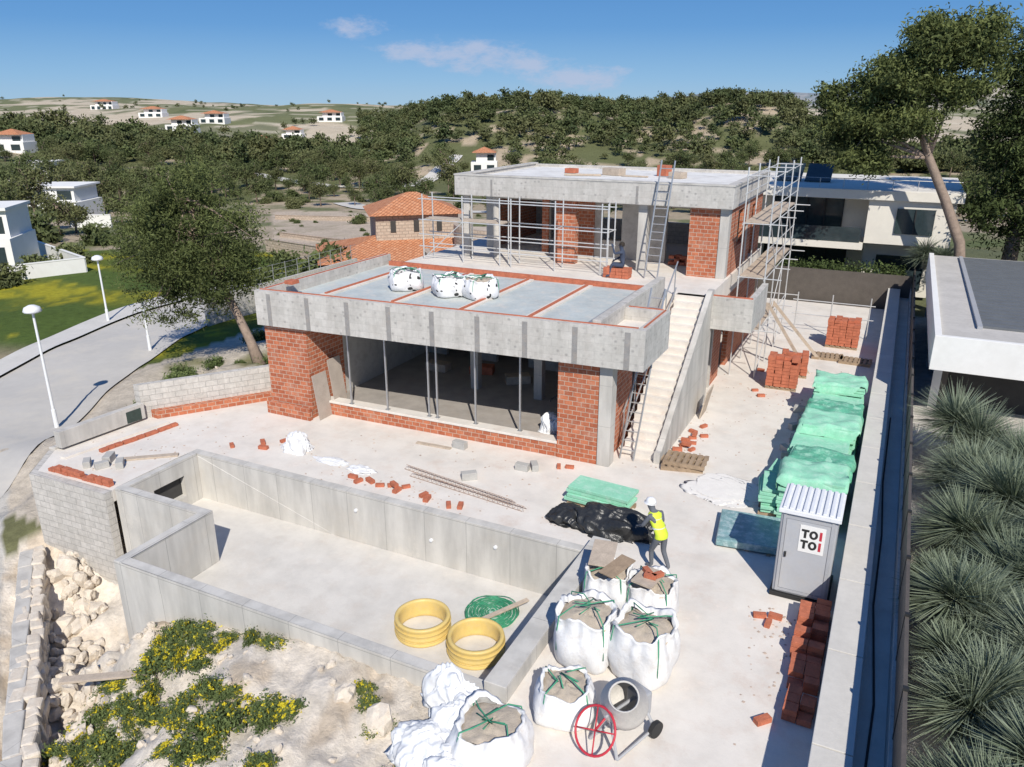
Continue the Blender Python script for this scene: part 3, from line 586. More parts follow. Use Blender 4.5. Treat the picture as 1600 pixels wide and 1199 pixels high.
def ladder(loc0,loc1,w,label):
    a=Vector(loc0);b=Vector(loc1); e=thing("ladder",a,label,"ladder"); d=b-a; s=Vector((1,0,0))*w/2
    for k in (-1,1): MB().tube([a+s*k,b+s*k],.032,6).build("rail",m_steel,e)
    n=int(d.length/.28)
    for i in range(1,n):
        p=a+d*i/n; MB().tube([p-s,p+s],.018,6).build("rung",m_steel,e)
ladder((-8.1,28.3,3.86),(-7.9,29.05,8.1),.5,"tall aluminium ladder leaning on the upper roof edge")
ladder((-6.3,20.6,0.0),(-6.1,22.25,4.9),.42,"metal ladder leaning against the end of the canopy")

def pole(e,a,b,name="standard",r=.028): return MB().tube([a,b],r,7).build(name,m_scaf,e)
sc=thing("scaffold",(-14.5,28.4,3.86),"light tube scaffold standing on the terrace before the upper storey","scaffold")
xs=[-17.9,-16.0,-14.3,-13.8,-11.9,-10.0,-9.75]
for x in xs:
    for y in (28.0,28.8): pole(sc,(x,y,3.86),(x,y,6.55))
for z in (4.4,4.9,5.5,6.35):
    for y in (28.0,28.8): pole(sc,(-18.1,y,z),(-9.7,y,z),"ledger",.022)
for x in xs[::2]: pole(sc,(x,28,5.5),(x,28.8,5.5),"transom",.02)
pole(sc,(-17.9,28,3.9),(-16,28,5.5),"brace",.02)
MB().box(-17.8,28.05,5.53,-14.2,28.75,5.57).build("platform",m_plank,sc)
sc=thing("scaffold",(-4.6,33,0),"tall tube scaffold with timber decks along the brick side wall","scaffold")
ys=[29.9,32.2,34.5,36.8]
for y in ys:
    for x in (-5.15,-4.2): pole(sc,(x,y,0),(x,y,7.9))
    for z in (1.9,3.9,5.9,7.6): pole(sc,(-5.2,y,z),(-3.6 if z<7 else -4.1,y,z),"transom",.022)
for z in (1.9,3.9,5.9,7.0,7.6):
    for x in (-5.15,-4.2): pole(sc,(x,29.7,z-.03),(x,37,z-.03),"ledger",.022)
for z in (4.5,5.0,6.5): pole(sc,(-4.2,29.7,z),(-4.2,37,z),"ledger",.022)
for i in range(3):
    pole(sc,(-4.17,ys[i],.1+2*(i%2)),(-4.17,ys[i+1],1.9+2*(i%2)),"brace",.02); pole(sc,(-4.17,ys[i+1],3.9),(-4.17,ys[i],5.9),"brace",.02)
for z in (1.93,3.93,5.93): MB().box(-5.1,29.9,z,-4.25,36.9 if z>3 else 34.4,z+.045).build("platform",m_plank,sc)
MB().obox((-3.2,33.5,1.1),(.12,.05,3.2),Matrix.Rotation(-.75,3,'Y')).build("timber_prop",m_plank,sc)
MB().obox((-3.2,31.4,1.2),(.12,.05,3.4),Matrix.Rotation(-.6,3,'Y')).build("timber_prop",m_plank,sc)
sc=thing("guard_rail",(-2.2,37.5,0),"low tube guard rail at the end of the yard","guard rail")
for x in (-3.7,-2.2,-.6): pole(sc,(x,37.5,0),(x,37.5,1.9))
for z in (.9,1.55): pole(sc,(-3.9,37.5,z),(-.4,37.5,z),"ledger",.024)
for (x,y,s) in [(-11.5,33.5,(.9,.5,.3)),(-9.4,34,(.5,.4,.45)),(-12.6,32.6,(1.6,.15,.08)),(-8.6,33.2,(.6,.5,.25)),(-13.6,33.8,(.5,.4,.2)),(-10.4,33.0,(1.2,.12,.06))]:
    tag(MB().obox((x,y,7.13+s[2]/2),s,Matrix.Rotation(U(-.4,.4),3,'Z')).build("roof_crate",m_bricks if s[0]<.6 else m_plank,bevel=.01),"small pile of building material on the flat roof","building material")

# ------------------------------------------------------------ right boundary
w=thing("boundary_kerb_wall",(.2,25,0),"long concrete boundary wall beside the yard","wall")
MB().box(0,3,-.4,.52,46,.97).build("base",m_conc,w,bevel=.01)
y=3
while y<46: MB().box(-.03,y,.971,.55,min(46,y+2.38),1.05).build("coping",m_kerb,w,bevel=.012); y+=2.4
strp=MB().box(.52,3,-.2,1.0,46,.6).build("side_path",m_floor); strp["kind"]="structure"
fen=thing("boundary_fence",(1.1,25,.3),"long dark brown panel fence on a concrete base","fence")
MB().box(1.0,3,-.2,1.18,46,1.1).build("base_wall",m_conc,fen)
for i in range(22):
    y=3+i*1.95; MB().box(1.05,y,1.1,1.11,y+1.88,2.0).build("panel",m_fence,fen); MB().box(1.04,y+1.88,1.1,1.12,y+1.95,2.05).build("post",m_black,fen)
hp_=[(.75,5.5,.62),(.7,9,.62),(.8,12,.62),(.66,15,.62),(.7,18,.62),(.62,21,.62),(.66,26,.62)]
tag(MB().tube(hp_,.02,6).build("garden_hose",m_black,smooth=True),"black hose lying along the side path","hose")

nb=thing("flat_roof_pavilion",(4.5,35,.5),"white flat roofed pavilion with a grey slatted roof deck","building")
YE=42.6
MB().box(1.5,26.6,2.2,10,26.8,3.3).build("fascia",m_white,nb,bevel=.01); MB().box(1.5,26.8,2.2,1.7,YE,3.3).build("fascia",m_white,nb,bevel=.01); MB().box(1.7,26.8,2.4,10,YE,3.2).build("roof",M("roof_cement",(.50,.475,.44),.9,.15,.7,dirt=(.38,.36,.33)),nb)
mb=MB(); y=28.6
while y<YE-.6: mb.box(2.9,y,3.203,9.8,y+.42,3.28); y+=.52
mb.build("slatted_deck",M("grey_slat",(.13,.14,.15),.7,.15,2),nb); MB().box(2.75,28.4,3.202,2.9,YE-.4,3.3).build("gutter",m_grey,nb)
MB().box(2.2,28.5,.4,9.5,YE-.5,2.2).build("wall",m_dark,nb); MB().box(2.0,28.3,.4,2.19,YE-1,2.0).build("grille",m_fence,nb)
for y in (28.2,33,38,41.5): MB().box(1.75,y,.4,2.0,y+.25,2.2).build("column",m_white,nb)

h=thing("white_modern_house",(-2,49,0),"white two storey modern house with dark glazed windows","house")
def hp(n,m,*b,bev=0): return MB().box(*b).build(n,m,h,bevel=bev)
m_cream=M("cream_render",(.72,.68,.60),.8,.05,.6,.1,dirt=(.6,.56,.5),dirtamt=.3)
hp("upper_wall",m_cream,-1.6,46.3,3.0,2.5,56,5.3); hp("upper_wall",m_cream,-9,48.5,3.0,-1.6,56,5.3)
hp("lower_wall",m_cream,-1.6,47.8,0,1.9,56,3.0); hp("lower_wall",m_cream,-9,49.5,0,-1.62,56,3.0)
hp("roof_slab",m_cream,-9.6,46.0,5.301,2.8,56.3,5.8,bev=.02); hp("floor_slab",m_cream,-9.4,46.0,2.65,-1.62,48.5,3.0)
hp("window",m_glass,-6.8,48.4,3.1,-3.0,48.49,5.15); hp("window",m_glass,-.2,46.2,3.6,1.6,46.29,4.9); hp("window",m_glass,-7.2,49.4,.2,-2.6,49.49,2.5); hp("window",m_glass,-.9,47.7,.4,1.5,47.79,2.2)
for x in np.arange(-6.8,-2.9,.95): hp("window_frame",m_black,x,48.34,3.1,x+.06,48.399,5.15)
for x in np.arange(-7.2,-2.5,1.15): hp("window_frame",m_black,x,49.34,.2,x+.06,49.399,2.5)
hp("window_frame",m_black,.67,46.14,3.6,.73,46.199,4.9)
hp("balustrade",m_glass,-9.2,46.1,3.02,-1.8,46.14,3.8)
mb=MB(); [mb.tube([(x,46.6,5.8),(x,46.6,6.3)],.02,5) for x in np.arange(-9,2.6,1.2)]; mb.tube([(-9,46.6,6.3),(2.6,46.6,6.3)],.02,5); mb.build("roof_railing",m_steel,h)
for x in (-6.2,-4.6): MB().obox((x,50,6.3),(1.4,1.8,.06),Matrix.Rotation(.5,3,'X')).build("solar_panel",m_glass,h)
w=thing("rear_boundary_wall",(-3,44.5,0),"dark wall closing the end of the yard","wall"); MB().box(-9,44.4,-.3,1.0,44.7,1.7).build("panel",m_fence,w)

# ------------------------------------------------------------ portable toilet
tx0,tx1,ty0,ty1=-1.32,-.2,15.45,16.6
pt=thing("portable_toilet",((tx0+tx1)/2,(ty0+ty1)/2,0),"grey portable toilet cabin with a white ribbed roof and logo sign","portable toilet")
MB().box(tx0,ty0,.1,tx1,ty1,2.02).build("cabin",m_grey,pt,bevel=.04)
MB().box(tx0-.04,ty0-.04,0,tx1+.04,ty1+.04,.1).build("base",m_black,pt,bevel=.01)
mb=MB(); mb.prism([(tx0-.05,ty0-.06),(tx1+.05,ty0-.06),(tx1+.05,ty1+.05),(tx0-.05,ty1+.05)],2.021,2.12)
for i in range(9): xx=tx0+.02+i*.13; mb.box(xx,ty0-.03,2.12,xx+.07,ty1+.02,2.16)
mb.build("roof",m_white_pl,pt,bevel=.012)
mb=MB()
for xx in (tx0+.06,tx1-.12): mb.box(xx,ty0-.025,.15,xx+.06,ty0-.001,1.98)
mb.box(tx0+.12,ty0-.02,1.9,tx1-.12,ty0-.001,1.96); mb.box(tx0+.12,ty0-.02,.16,tx1-.12,ty0-.001,.22)
mb.build("door_frame",m_grey,pt)
MB().box(tx0+.13,ty0-.012,.23,tx1-.13,ty0-.002,1.89).build("door",M("toilet_door",(.43,.44,.46),.5,.05,2,.1,dirt=(.48,.45,.41),dirtamt=.4),pt)
MB().box(tx0+.16,ty0-.04,1.0,tx0+.2,ty0-.013,1.12).build("handle",m_black,pt)
mb=MB(); [mb.box(tx0-.012,ty0+.15+i*.14,.3,tx0-.001,ty0+.2+i*.14,1.8) for i in range(7)]; mb.build("side_ribs",m_grey,pt)
sx=(tx0+tx1)/2+.1
MB().box(sx-.25,ty0-.022,1.2,sx+.25,ty0-.013,1.82).build("sign",m_white,pt)
def letter(ch,x,z,w,h,mat):
    mb=MB(); y1=ty0-.0225; y0=y1-.004; t=.05
    def b(a0,c0,a1,c1): mb.box(x+a0,y0,z+c0,x+a1,y1,z+c1)
    if ch=="T": b(0,h-t,w,h); b(w/2-t/2,0,w/2+t/2,h-t-.0005)
    if ch=="I": b(w/2-t/2,0,w/2+t/2,h)
    if ch=="O":
        K=24
        for k in range(K):
            a0,a1=2*math.pi*k/K,2*math.pi*(k+1)/K; cx,cz=x+w/2,z+h/2; q=lambda a,r0:(cx+(w/2-r0)*math.cos(a),cz+(h/2-r0)*math.sin(a))
            o0,o1,i0,i1=q(a0,0),q(a1,0),q(a0,t),q(a1,t)
            mb.face([(o0[0],y0,o0[1]),(o1[0],y0,o1[1]),(i1[0],y0,i1[1]),(i0[0],y0,i0[1])][::-1])
    mb.build("letter_"+ch.lower(),mat,pt)
for k,z in enumerate((1.53,1.28)):
    letter("T",sx-.215,z,.15,.2,m_black); letter("O",sx-.06,z,.17,.2,m_black); letter("I",sx+.125,z,.08,.2,m_red)

# ------------------------------------------------------------ materials stores
def ins_pack(loc,sx,sy,layers,label,rz=0,film=True,seed=0,jit=.06):
    rd=random.Random(seed); e=thing("insulation_pack",loc,label,"insulation boards","packs of green insulation boards stored beside the wall")
    mb=MB(); z=.12; th=.1
    for i in range(layers):
        jx,jy=rd.uniform(-jit,jit),rd.uniform(-jit,jit); mb.obox((jx,jy,z+th/2),(sx,sy,th*.88),Matrix.Rotation(rd.uniform(-.03,.03),3,'Z')); z+=th
    mb.build("boards",m_mint,e,off=(0,0,0),bevel=.008)
    for k in (-1,0,1): MB().box(-sx/2,k*sy*.4-.05,0,sx/2,k*sy*.4+.05,.11).build("pallet_runner",m_wood,e,off=(0,0,0))
    if film:
        n=18; top=[]
        for i in range(n+1):
            row=[]
            for j in range(n+1):
                u=(i/n-.5)*1.3; v=(j/n-.5)*1.2; x=max(-.55,min(.55,u))*sx; y=max(-.53,min(.53,v))*sy
                d=max(0,abs(u)-.53,abs(v)-.51); zz=z+.03-d*(3+6*mnoise.noise(Vector((x*2,y*2,seed))))+.09*mnoise.noise((x*2.5+seed,y*2.5,loc[0]))
                x+=.06*mnoise.noise((x*3,y*3,seed+5)); row.append((x,y,zz))
            top.append(row)
        mb=MB()
        for i in range(n):
            for j in range(n): mb.face([top[i][j],top[i+1][j],top[i+1][j+1],top[i][j+1]])
        mb.build("film_cover",m_film if seed%3 else m_mint,e,smooth=True,off=(0,0,0))
    e.rotation_euler=(0,0,rz); return e
yy=18.7
for i,(ln,ly,dx,fl) in enumerate([(1.2,12,0,1),(1.35,10,.06,1),(1.1,9,-.05,0),(1.3,12,.06,1),(1.25,11,.08,1),(1.2,9,.05,0),(1.3,12,.03,1),(1.0,8,.05,0)]):
    ins_pack((-1.02+dx,yy+ln/2,.0),1.5,ln,ly,"tall pack of mint green insulation boards under loose film" if fl else "open stack of pale green insulation boards",U(-.05,.05),bool(fl),i); yy+=ln+.05
ins_pack((-2.0,19.4,0),.5,1.1,7,"short stack of green insulation boards leaning out from the row",.12,False,20)
ins_pack((-2.0,21.0,0),.35,.9,4,"low stack of green offcut boards by the row",-.1,False,22)
ins_pack((-6.0,17.6,0),1.7,.75,4,"low mint green insulation pack lying on the terrace",-.06,False,31)
e=thing("wrapped_panel_pack",(-2.2,17.7,0),"flat pack wrapped in shiny blue green film on the ground","wrapped pack")
mb=MB(); mb.obox((0,0,.14),(1.45,1.55,.2),Matrix.Rotation(.12,3,'Z')); mb.build("wrapped_panels",m_bluefilm,e,off=(0,0,0),bevel=.03)
for k in (-1,0,1): mb=MB(); mb.obox((k*.5,0,.02),(.1,1.5,.04),Matrix.Rotation(.12,3,'Z')); mb.build("pallet_runner",m_wood,e,off=(0,0,0))
def brick_stack(loc,sx,sy,h,label,rz=0,pal=True,seed=0,loose=.45,jt=.015):
    rd=random.Random(seed); e=thing("brick_stack",loc,label,"bricks","stacks of red bricks in the yard"); mb=MB(); bh=.125; z0=.12 if pal else 0
    nx=max(1,round(sx/.25)); ny=max(1,round(sy/.22)); nz=max(1,int(h/bh))
    for k in range(nz):
        for i in range(nx):
            for j in range(ny):
                if (0<i<nx-1 and 0<j<ny-1 and k<nz-2): continue
                if k>=nz-2 and rd.random()<loose*(1 if k==nz-1 else .4) and nz>1: continue
                mb.obox(((i+.5)/nx*sx-sx/2+rd.uniform(-jt,jt),(j+.5)/ny*sy-sy/2+rd.uniform(-jt,jt),z0+k*bh+bh/2),(sx/nx*.95,sy/ny*.95,bh*.94),Matrix.Rotation(rd.uniform(-.03,.03),3,'Z'))
    mb.build("bricks",m_bricks,e,off=(0,0,0),bevel=.004)
    if pal:
        mb=MB(); [mb.box(-sx/2,k*sy*.42-.05,0,sx/2,k*sy*.42+.05,.08) for k in (-1,0,1)]; [mb.box(-sx/2+i*sx/6,-sy/2,.08,-sx/2+i*sx/6+sx/9,sy/2,.115) for i in range(6)]; mb.build("pallet",m_wood,e,off=(0,0,0))
    e.rotation_euler=(0,0,rz)
brick_stack((-3.1,29.4,0),1.1,1.0,1.15,"square stack of red hollow bricks on a pallet",.05,seed=1)
brick_stack((-2.9,31.1,0),1.0,1.0,.8,"half used stack of red bricks behind another",.1,seed=2)
brick_stack((-1.5,36.0,0),1.3,1.0,1.2,"stack of red bricks near the guard rail",0,seed=3)
brick_stack((-.38,14.75,0),.6,.8,.38,"neat stack of red hollow bricks in front of the toilet cabin",.02,False,4,.2,.008)
brick_stack((-.37,13.85,0),.6,.8,.38,"low stack of red hollow bricks beside the boundary wall",-.02,False,5,.3,.008)
brick_stack((-.35,12.95,0),.55,.8,.26,"low stack of red bricks at the foot of the wall",.03,False,6,.2,.008)
brick_stack((-.32,12.05,0),.5,.7,.26,"few red bricks stacked at the foot of the wall",-.03,False,16,.3,.008)
brick_stack((-7.8,31.5,3.86),.9,.5,.4,"small stack of red bricks on the upper floor",0,False,7)
brick_stack((-9.3,28.0,3.86),1.0,.5,.38,"stack of red bricks on the upper terrace",0,False,8,0)
brick_stack((-6.1,13.95,-1.45),.3,.75,.14,"three red bricks lying on the pool floor",-.3,False,9)
brick_stack((-18.0,19.9,ZT+.04),.35,.35,.16,"two red bricks resting on the parapet",0,False,10)
def pallet(loc,rz,label):
    e=thing("wooden_pallet",loc,label,"pallet","wooden pallets lying in the yard"); mb=MB()
    for k in (-1,0,1): mb.box(-.6,k*.36-.05,0,.6,k*.36+.05,.1)
    mb.build("stringers",m_wood,e,off=(0,0,0)); mb=MB()
    for i in range(7): mb.box(-.6+i*.183,-.4,.101,-.6+i*.183+.11,.4,.125)
    mb.build("deck_boards",m_wood,e,off=(0,0,0)); e.rotation_euler=(0,0,rz); return e
pallet((-4.7,20.9,0),.25,"weathered wooden pallet lying near the stair foot"); pallet((-4.6,20.95,.13),.05,"second wooden pallet stacked crookedly on the first")
pallet((-1.9,33.9,0),.05,"wooden pallet beside the brick stacks"); pallet((-.8,33.7,0),-.05,"wooden pallet next to the boundary wall")
lb=tag(MB().obox((0,0,.05),(.28,.13,.1)).build("loose_brick",m_bricks,bevel=.006),"loose red brick lying on the dusty terrace","brick","loose bricks scattered on the ground")
pos=[(-12.6,15.85),(-12.3,16.0),(-11.9,15.9),(-11.6,16.05),(-11.3,15.85),(-11.2,16.15),(-10.5,15.95),(-10.3,15.8),(-9.6,15.75),(-9.3,15.85),(-16.6,16.4),(-16.9,16.7),(-17.6,16.1),(-16.4,17.1),(-7.9,19.2),(-7.6,19.3),
     (-5.0,22.3),(-4.8,22.6),(-4.9,23.0),(-4.7,22.1),(-5.0,23.5),(-4.6,23.3),(-4.8,24.1),(-5.1,21.9),(-1.1,14.6),(-1.2,14.3),(-1.4,14.5),(-.85,11.5),(-3.9,28.4),(-4.1,30.9),(-3.6,27.9)]
lb.location=(-12.9,16.0,.0)
for (x,y) in pos: inst(lb,(x,y,.0),U(0,3.1),U(.85,1.1))
for (x,y) in [(-5.0,22.5),(-4.85,23.1),(-4.9,22.2),(-11.45,15.95)]: inst(lb,(x,y,.1),U(0,3.1),1)
gb=MB(); gb.box(-.2,-.1,0,.2,.1,.2); gbo=tag(gb.build("concrete_block",M("block_grey",(.42,.41,.385),.95,.15,5),bevel=.008),"grey hollow concrete block on the terrace","concrete block","grey concrete blocks lying about")
gbo.location=(-8.8,18.6,0)
for (x,y,z) in [(-8.5,18.8,0),(-19.9,13.3,0),(-19.5,13.6,0),(-20.4,13.2,0),(-9.9,17.4,0),(-11.2,19.15,.0),(-1.9,22.5,0),(-2.1,23.3,0),(-2.0,24.2,0),(-1.95,22.4,.2),(-2.1,25.3,0),(-20.1,13.7,0),(-1.95,26.2,0),(-2.1,26.9,0)]: inst(gbo,(x,y,z),U(0,3.1),U(.9,1.15))
for i,(x,y,hh,ww) in enumerate([(-16.62,19.35,1.55,.7),(-16.55,20.1,1.9,.65)]):
    tag(MB().obox((x,y,hh/2),(.03,ww,hh),Matrix.Rotation(-.13,3,'Y')).build("leaning_board",M("board_grey%d"%i,(.40,.34,.29),.9,.15,3)),"brown grey board leaning against the brick pier","board")
tag(MB().obox((-5.0,25.2,.5),(.04,.9,1.0),Matrix.Rotation(.2,3,'Y')).build("leaning_slab",m_plank),"small slab leaning on the stair wall","board")
for k,(x,y,r) in enumerate([(-10.0,16.9,-.16),(-9.6,16.65,-.12)]):
    e=thing("rebar_lattice",(x,y,0),"rusty lattice reinforcement girder lying on the terrace","rebar"); mb=MB(); m_rust=bpy.data.materials.get("rusty_rebar") or M("rusty_rebar",(.38,.27,.21),.9,.2,5)
    for yy in (-.09,.09): mb.tube([(-1.9,yy,.02),(1.9,yy,.02)],.008,5)
    mb.tube([(-1.9,0,.12),(1.9,0,.12)],.008,5)
    for i in range(24):
        xx=-1.9+i*.16
        for yy in (-.09,.09): mb.tube([(xx,yy,.02),(xx+.08,0,.12),(xx+.16,yy,.02)],.005,4)
    mb.build("bars",m_rust,e,off=(0,0,0)); e.rotation_euler=(0,0,r)

# ------------------------------------------------------------ bulk bags
def sq(a,n=3.2):
    c,s=math.cos(a),math.sin(a); r=1/((abs(c)**n+abs(s)**n)**(1/n)); return c*r,s*r
def big_bag(loc,wd,h,label,seed,rz=0,fill=True,slump=.0,mat=None):
    e=thing("bulk_bag",loc,label,"bulk bag","white bulk bags of building sand"); K=72; rings=[]
    prof=[(0,.80),(.03,.90),(.08,.97),(.15,1.01),(.28,1.05),(.42,1.07),(.58,1.06),(.72,1.02),(.84,.97),(.92,.95),(1.0,.93),(1.06,.96),(1.03,.86),(.93,.82)]
    def P(a,t,r):
        x,y=sq(a); nx=mnoise.noise(Vector((x*1.4+seed*7,y*1.4,t*2.2)))*.10+mnoise.noise(Vector((x*3+seed*7,y*3,t*4)))*.04
        fold=.03*math.sin(a*13+seed)*(t>.7)+.02*math.sin(a*7+t*7+seed)+.016*math.sin(a*19+seed+3*t)*abs(t-.45)*1.6
        rr=wd/2*r*(1+nx+fold)*(1+slump*(1-t)*.35); zz=h*t*(1-slump*.15*math.sin(a*2+seed))
        if t>.85: zz+=h*.07*math.sin(a*4+seed*2)*(1)+h*.07*mnoise.noise(Vector((x*4,y*4,seed)))
        return (x*rr,y*rr,max(0,zz))
    for (t,r) in prof: rings.append([P(2*math.pi*k/K,t,r) for k in range(K)])
    mb=MB(); mb.face(rings[0][::-1]); mb.grid(rings); mb.build("bag",mat or m_fib,e,True,off=(0,0,0))
    if fill:
        mb=MB(); rs=[]
        for q in range(8):
            rr=wd/2*.9*(1-q/7.5); rs.append([(sq(2*math.pi*k/K)[0]*rr,sq(2*math.pi*k/K)[1]*rr,h*.86+.14*h*(1-(rr/(wd/2))**2)+.05*mnoise.noise(Vector((math.cos(2*math.pi*k/K)*2,math.sin(2*math.pi*k/K)*2+q*.7,seed)))) for k in range(K)])
        mb.grid(rs); mb.face(rs[-1]); mb.build("sand",m_sand,e,True,off=(0,0,0))
    for c in range(4):
        a=math.pi/4+c*math.pi/2; x,y=sq(a); b=a+math.pi/2; x2,y2=sq(b); mb=MB(); w2=wd/2
        p=[(x*w2*1.04,y*w2*1.04,h*.35),(x*w2*1.02,y*w2*1.02,h*.8),(x*w2*.96,y*w2*.96,h*1.05),(x*w2*.5+U(-.1,.1),y*w2*.5+U(-.1,.1),h*1.12+U(-.02,.06)),(U(-.15,.15),U(-.15,.15),h*1.1+U(0,.05)),((x*.6+x2*.4)*w2*.6,(y*.6+y2*.4)*w2*.6,h*1.09)]
        mb.tube(p,.013,5); mb.build("strap",m_strap,e,True,off=(0,0,0))
    e.rotation_euler=(0,0,rz); return e
big_bag((-4.2,11.75,0),1.08,1.05,"full white bulk bag of sand with green straps",1,.1)
big_bag((-3.1,11.85,0),1.12,1.05,"bulging white bulk bag of sand tied with green straps",2,-.1)
big_bag((-4.4,13.55,0),.95,.85,"white bulk bag with timber boards resting on top",3,.05)
big_bag((-3.45,13.6,0),.98,.8,"white bulk bag beside another with tiles on top",4,.0)
big_bag((-4.0,10.25,0),.9,.62,"half full slumped bulk bag with sand spilling at the top",5,.4,slump=.5)
big_bag((-4.75,8.9,0),1.05,.6,"open crumpled bulk bag near the planted mound",6,.2,slump=.9)
for (x,sd_) in ((-15.2,7),(-13.35,8),(-12.25,9)):
    big_bag((x,22.4+.15*(sd_%2),3.935),1.12,.62,"white bulk bag with black print standing on the canopy roof",sd_,.1*sd_,fill=(sd_==9),mat=m_fibp)
def heap(name,loc,sz,mat,label,cat,seed,amp=.4,fr=1.2,sub=6):
    bm=bmesh.new(); bmesh.ops.create_icosphere(bm,subdivisions=sub,radius=1); so_=Vector((seed*9.1,seed*3.3,0)); A1=Matrix.Rotation(seed*1.3,3,'Z')@Matrix.Rotation(.5,3,'X')
    for v in bm.verts:
        p=v.co.copy(); n=mnoise.noise(p*fr+so_)*.7+mnoise.noise(p*fr*1.9+so_)*.2
        q=A1@p; q=Vector((q.x*4.2+1.2*mnoise.noise(p*1.5+so_),q.y*1.1,q.z*1.1)); f1=1-abs(mnoise.noise(q+so_))*2
        q2=A1@p; q2=Vector((q2.x*1.3,q2.y*5.5+1.5*mnoise.noise(p*1.3),q2.z*1.3)); f2=1-abs(mnoise.noise(q2-so_))*2
        v.co=p*(.88+n*amp+f1*.13+max(0,f2)*.08)
        if v.co.z<-.15: v.co.z=-.15+.02*n; v.co.x*=1.12; v.co.y*=1.12
        v.co=Vector((v.co.x*sz[0],v.co.y*sz[1],(v.co.z+.15)*sz[2]))
    me=bpy.data.meshes.new(name); bm.to_mesh(me); bm.free(); me.materials.append(mat); me.polygons.foreach_set("use_smooth",[True]*len(me.polygons))
    o=bpy.data.objects.new(name,me); COL.objects.link(o); o.location=loc; return tag(o,label,cat)
heap("empty_sack",(-5.85,9.6,-.15),(.6,.42,.62),m_plas,"crumpled heap of empty white sacks beside the pool","sack",1,.5,1.3)
heap("empty_sack",(-5.45,9.15,-.2),(.5,.5,.6),m_plas,"folded white woven sack at the pool corner","sack",2,.5,1.3)
heap("empty_sack",(-5.75,8.5,-.25),(.65,.5,.5),m_plas,"loose white sack lying over the mound edge","sack",3,.5,1.3)
heap("empty_sack",(-5.2,8.2,-.2),(.5,.45,.45),m_plas,"white sack spread beside the open bulk bag","sack",13,.5,1.3)
heap("empty_sack",(-15.7,16.9,0),(.5,.40,.45),m_plas,"crumpled white sack on the terrace","sack",4,.5,1.3)
heap("plastic_sheet",(-14.1,16.6,0),(.55,.2,.08),m_plas,"torn scrap of white plastic sheet on the terrace","plastic sheet",5,.5,2)
heap("plastic_sheet",(-13.0,16.5,0),(.4,.22,.09),m_plas,"small scrap of white plastic sheet","plastic sheet",6,.5,2)
heap("black_tarpaulin",(-5.35,16.5,0),(1.1,.5,.5),m_blacktarp,"black tarpaulin heaped over building materials","tarpaulin",7,.5,1.4)
heap("black_tarpaulin",(-6.3,16.55,0),(.7,.45,.3),m_blacktarp,"low fold of black tarpaulin on the terrace","tarpaulin",8,.5,1.6)
heap("mortar_heap",(-3.2,20.0,0),(1.0,.8,.02),M("mortar_spill",(.76,.73,.69),.95,.06,4,.3),"pale spill of dry mortar on the yard","mortar",9,.5,1.6)
heap("white_sack",(-8.9,20.9,.34),(.35,.3,.5),m_plas,"white sack standing inside the opening","sack",10,.4,1.5)
def slab(name,c,s,rz,mat,label,cat,tilt=(0,0)):
    R=Matrix.Rotation(rz,3,'Z')@Matrix.Rotation(tilt[0],3,'X')@Matrix.Rotation(tilt[1],3,'Y')
    return tag(MB().obox((0,0,0),s,R).build(name,mat,off=(0,0,0),bevel=.004),label,cat),c
for args in [("wooden_board",(-4.6,13.75,1.06),(.5,.9,.03),.2,m_plank,"weathered board resting on a bulk bag","board",(.08,.03)),("wooden_board",(-4.15,13.35,1.1),(.35,.8,.03),-.3,m_wood,"brown board resting across the bags","board",(.05,0)),("wooden_board",(-3.5,13.4,1.0),(.45,.7,.05),-.15,m_plank,"board lying on the second bulk bag","board",(-.05,.04)),
             ("timber_plank",(-7.1,13.9,-1.28),(.12,1.5,.04),-.55,m_plank,"pale plank lying over the green hose coil","plank",(.05,0)),("timber_plank",(-19.2,14.4,.03),(.2,1.6,.05),-.9,m_plank,"short plank on the terrace corner","plank"),("timber_plank",(-13.6,8.3,-1.35),(.2,2.0,.05),-1.1,m_plank,"old plank lying on the rubble mound","plank",(0.1,0)),
             ("timber_plank",(-12.0,18.9,.02),(1.2,.15,.04),.05,m_plank,"offcut plank by the dwarf wall","plank")]:
    o,c=slab(*args); o.location=c
for (dx,dy) in ((0,0),(.12,.1),(-.1,.14)): inst(lb,(-3.45+dx,13.35+dy,1.03),dx*8,.9,"red brick resting on the board over the bulk bags")
def hoop(loc,label,seed):
    e=thing("yellow_hoop",loc,label,"pipe hoop","wide yellow hoops on the pool floor"); K=48; R_=[]
    for i in range(15):
        z=.44*i/14; R_.append((.63+.010*math.sin(i*math.pi/2)*(1 if i%2 else 0),z))
    R_+= [(.60,.455),(.55,.45)]+[(.535,z) for z in (.4,.3,.2,.1,.03)]+[(.56,0),(.63,0)]
    mb=MB(); mb.grid([[(r*math.cos(2*math.pi*k/K)*(1+.012*math.sin(2*math.pi*k/K*2+seed)),r*math.sin(2*math.pi*k/K),z) for k in range(K)] for r,z in R_]); mb.build("band",m_yellow,e,True,off=(0,0,0))
    for z in (.12,.3):
        mb=MB(); mb.tube([(.645*math.cos(2*math.pi*k/K),.645*math.sin(2*math.pi*k/K),z+.008*math.sin(6*math.pi*k/K)) for k in range(K+1)],.012,5,False); mb.build("rib",m_yellow,e,True,off=(0,0,0))
    return e
hoop((-8.5,12.65,-1.45),"wide yellow plastic hoop standing on the pool floor",1); hoop((-7.05,12.55,-1.45),"second wide yellow plastic hoop on the pool floor",3)
e=thing("hose_coil",(-7.35,13.9,-1.45),"flat mottled green disc of tangled hose on the pool floor","hose"); mb=MB(); rd=random.Random(4)
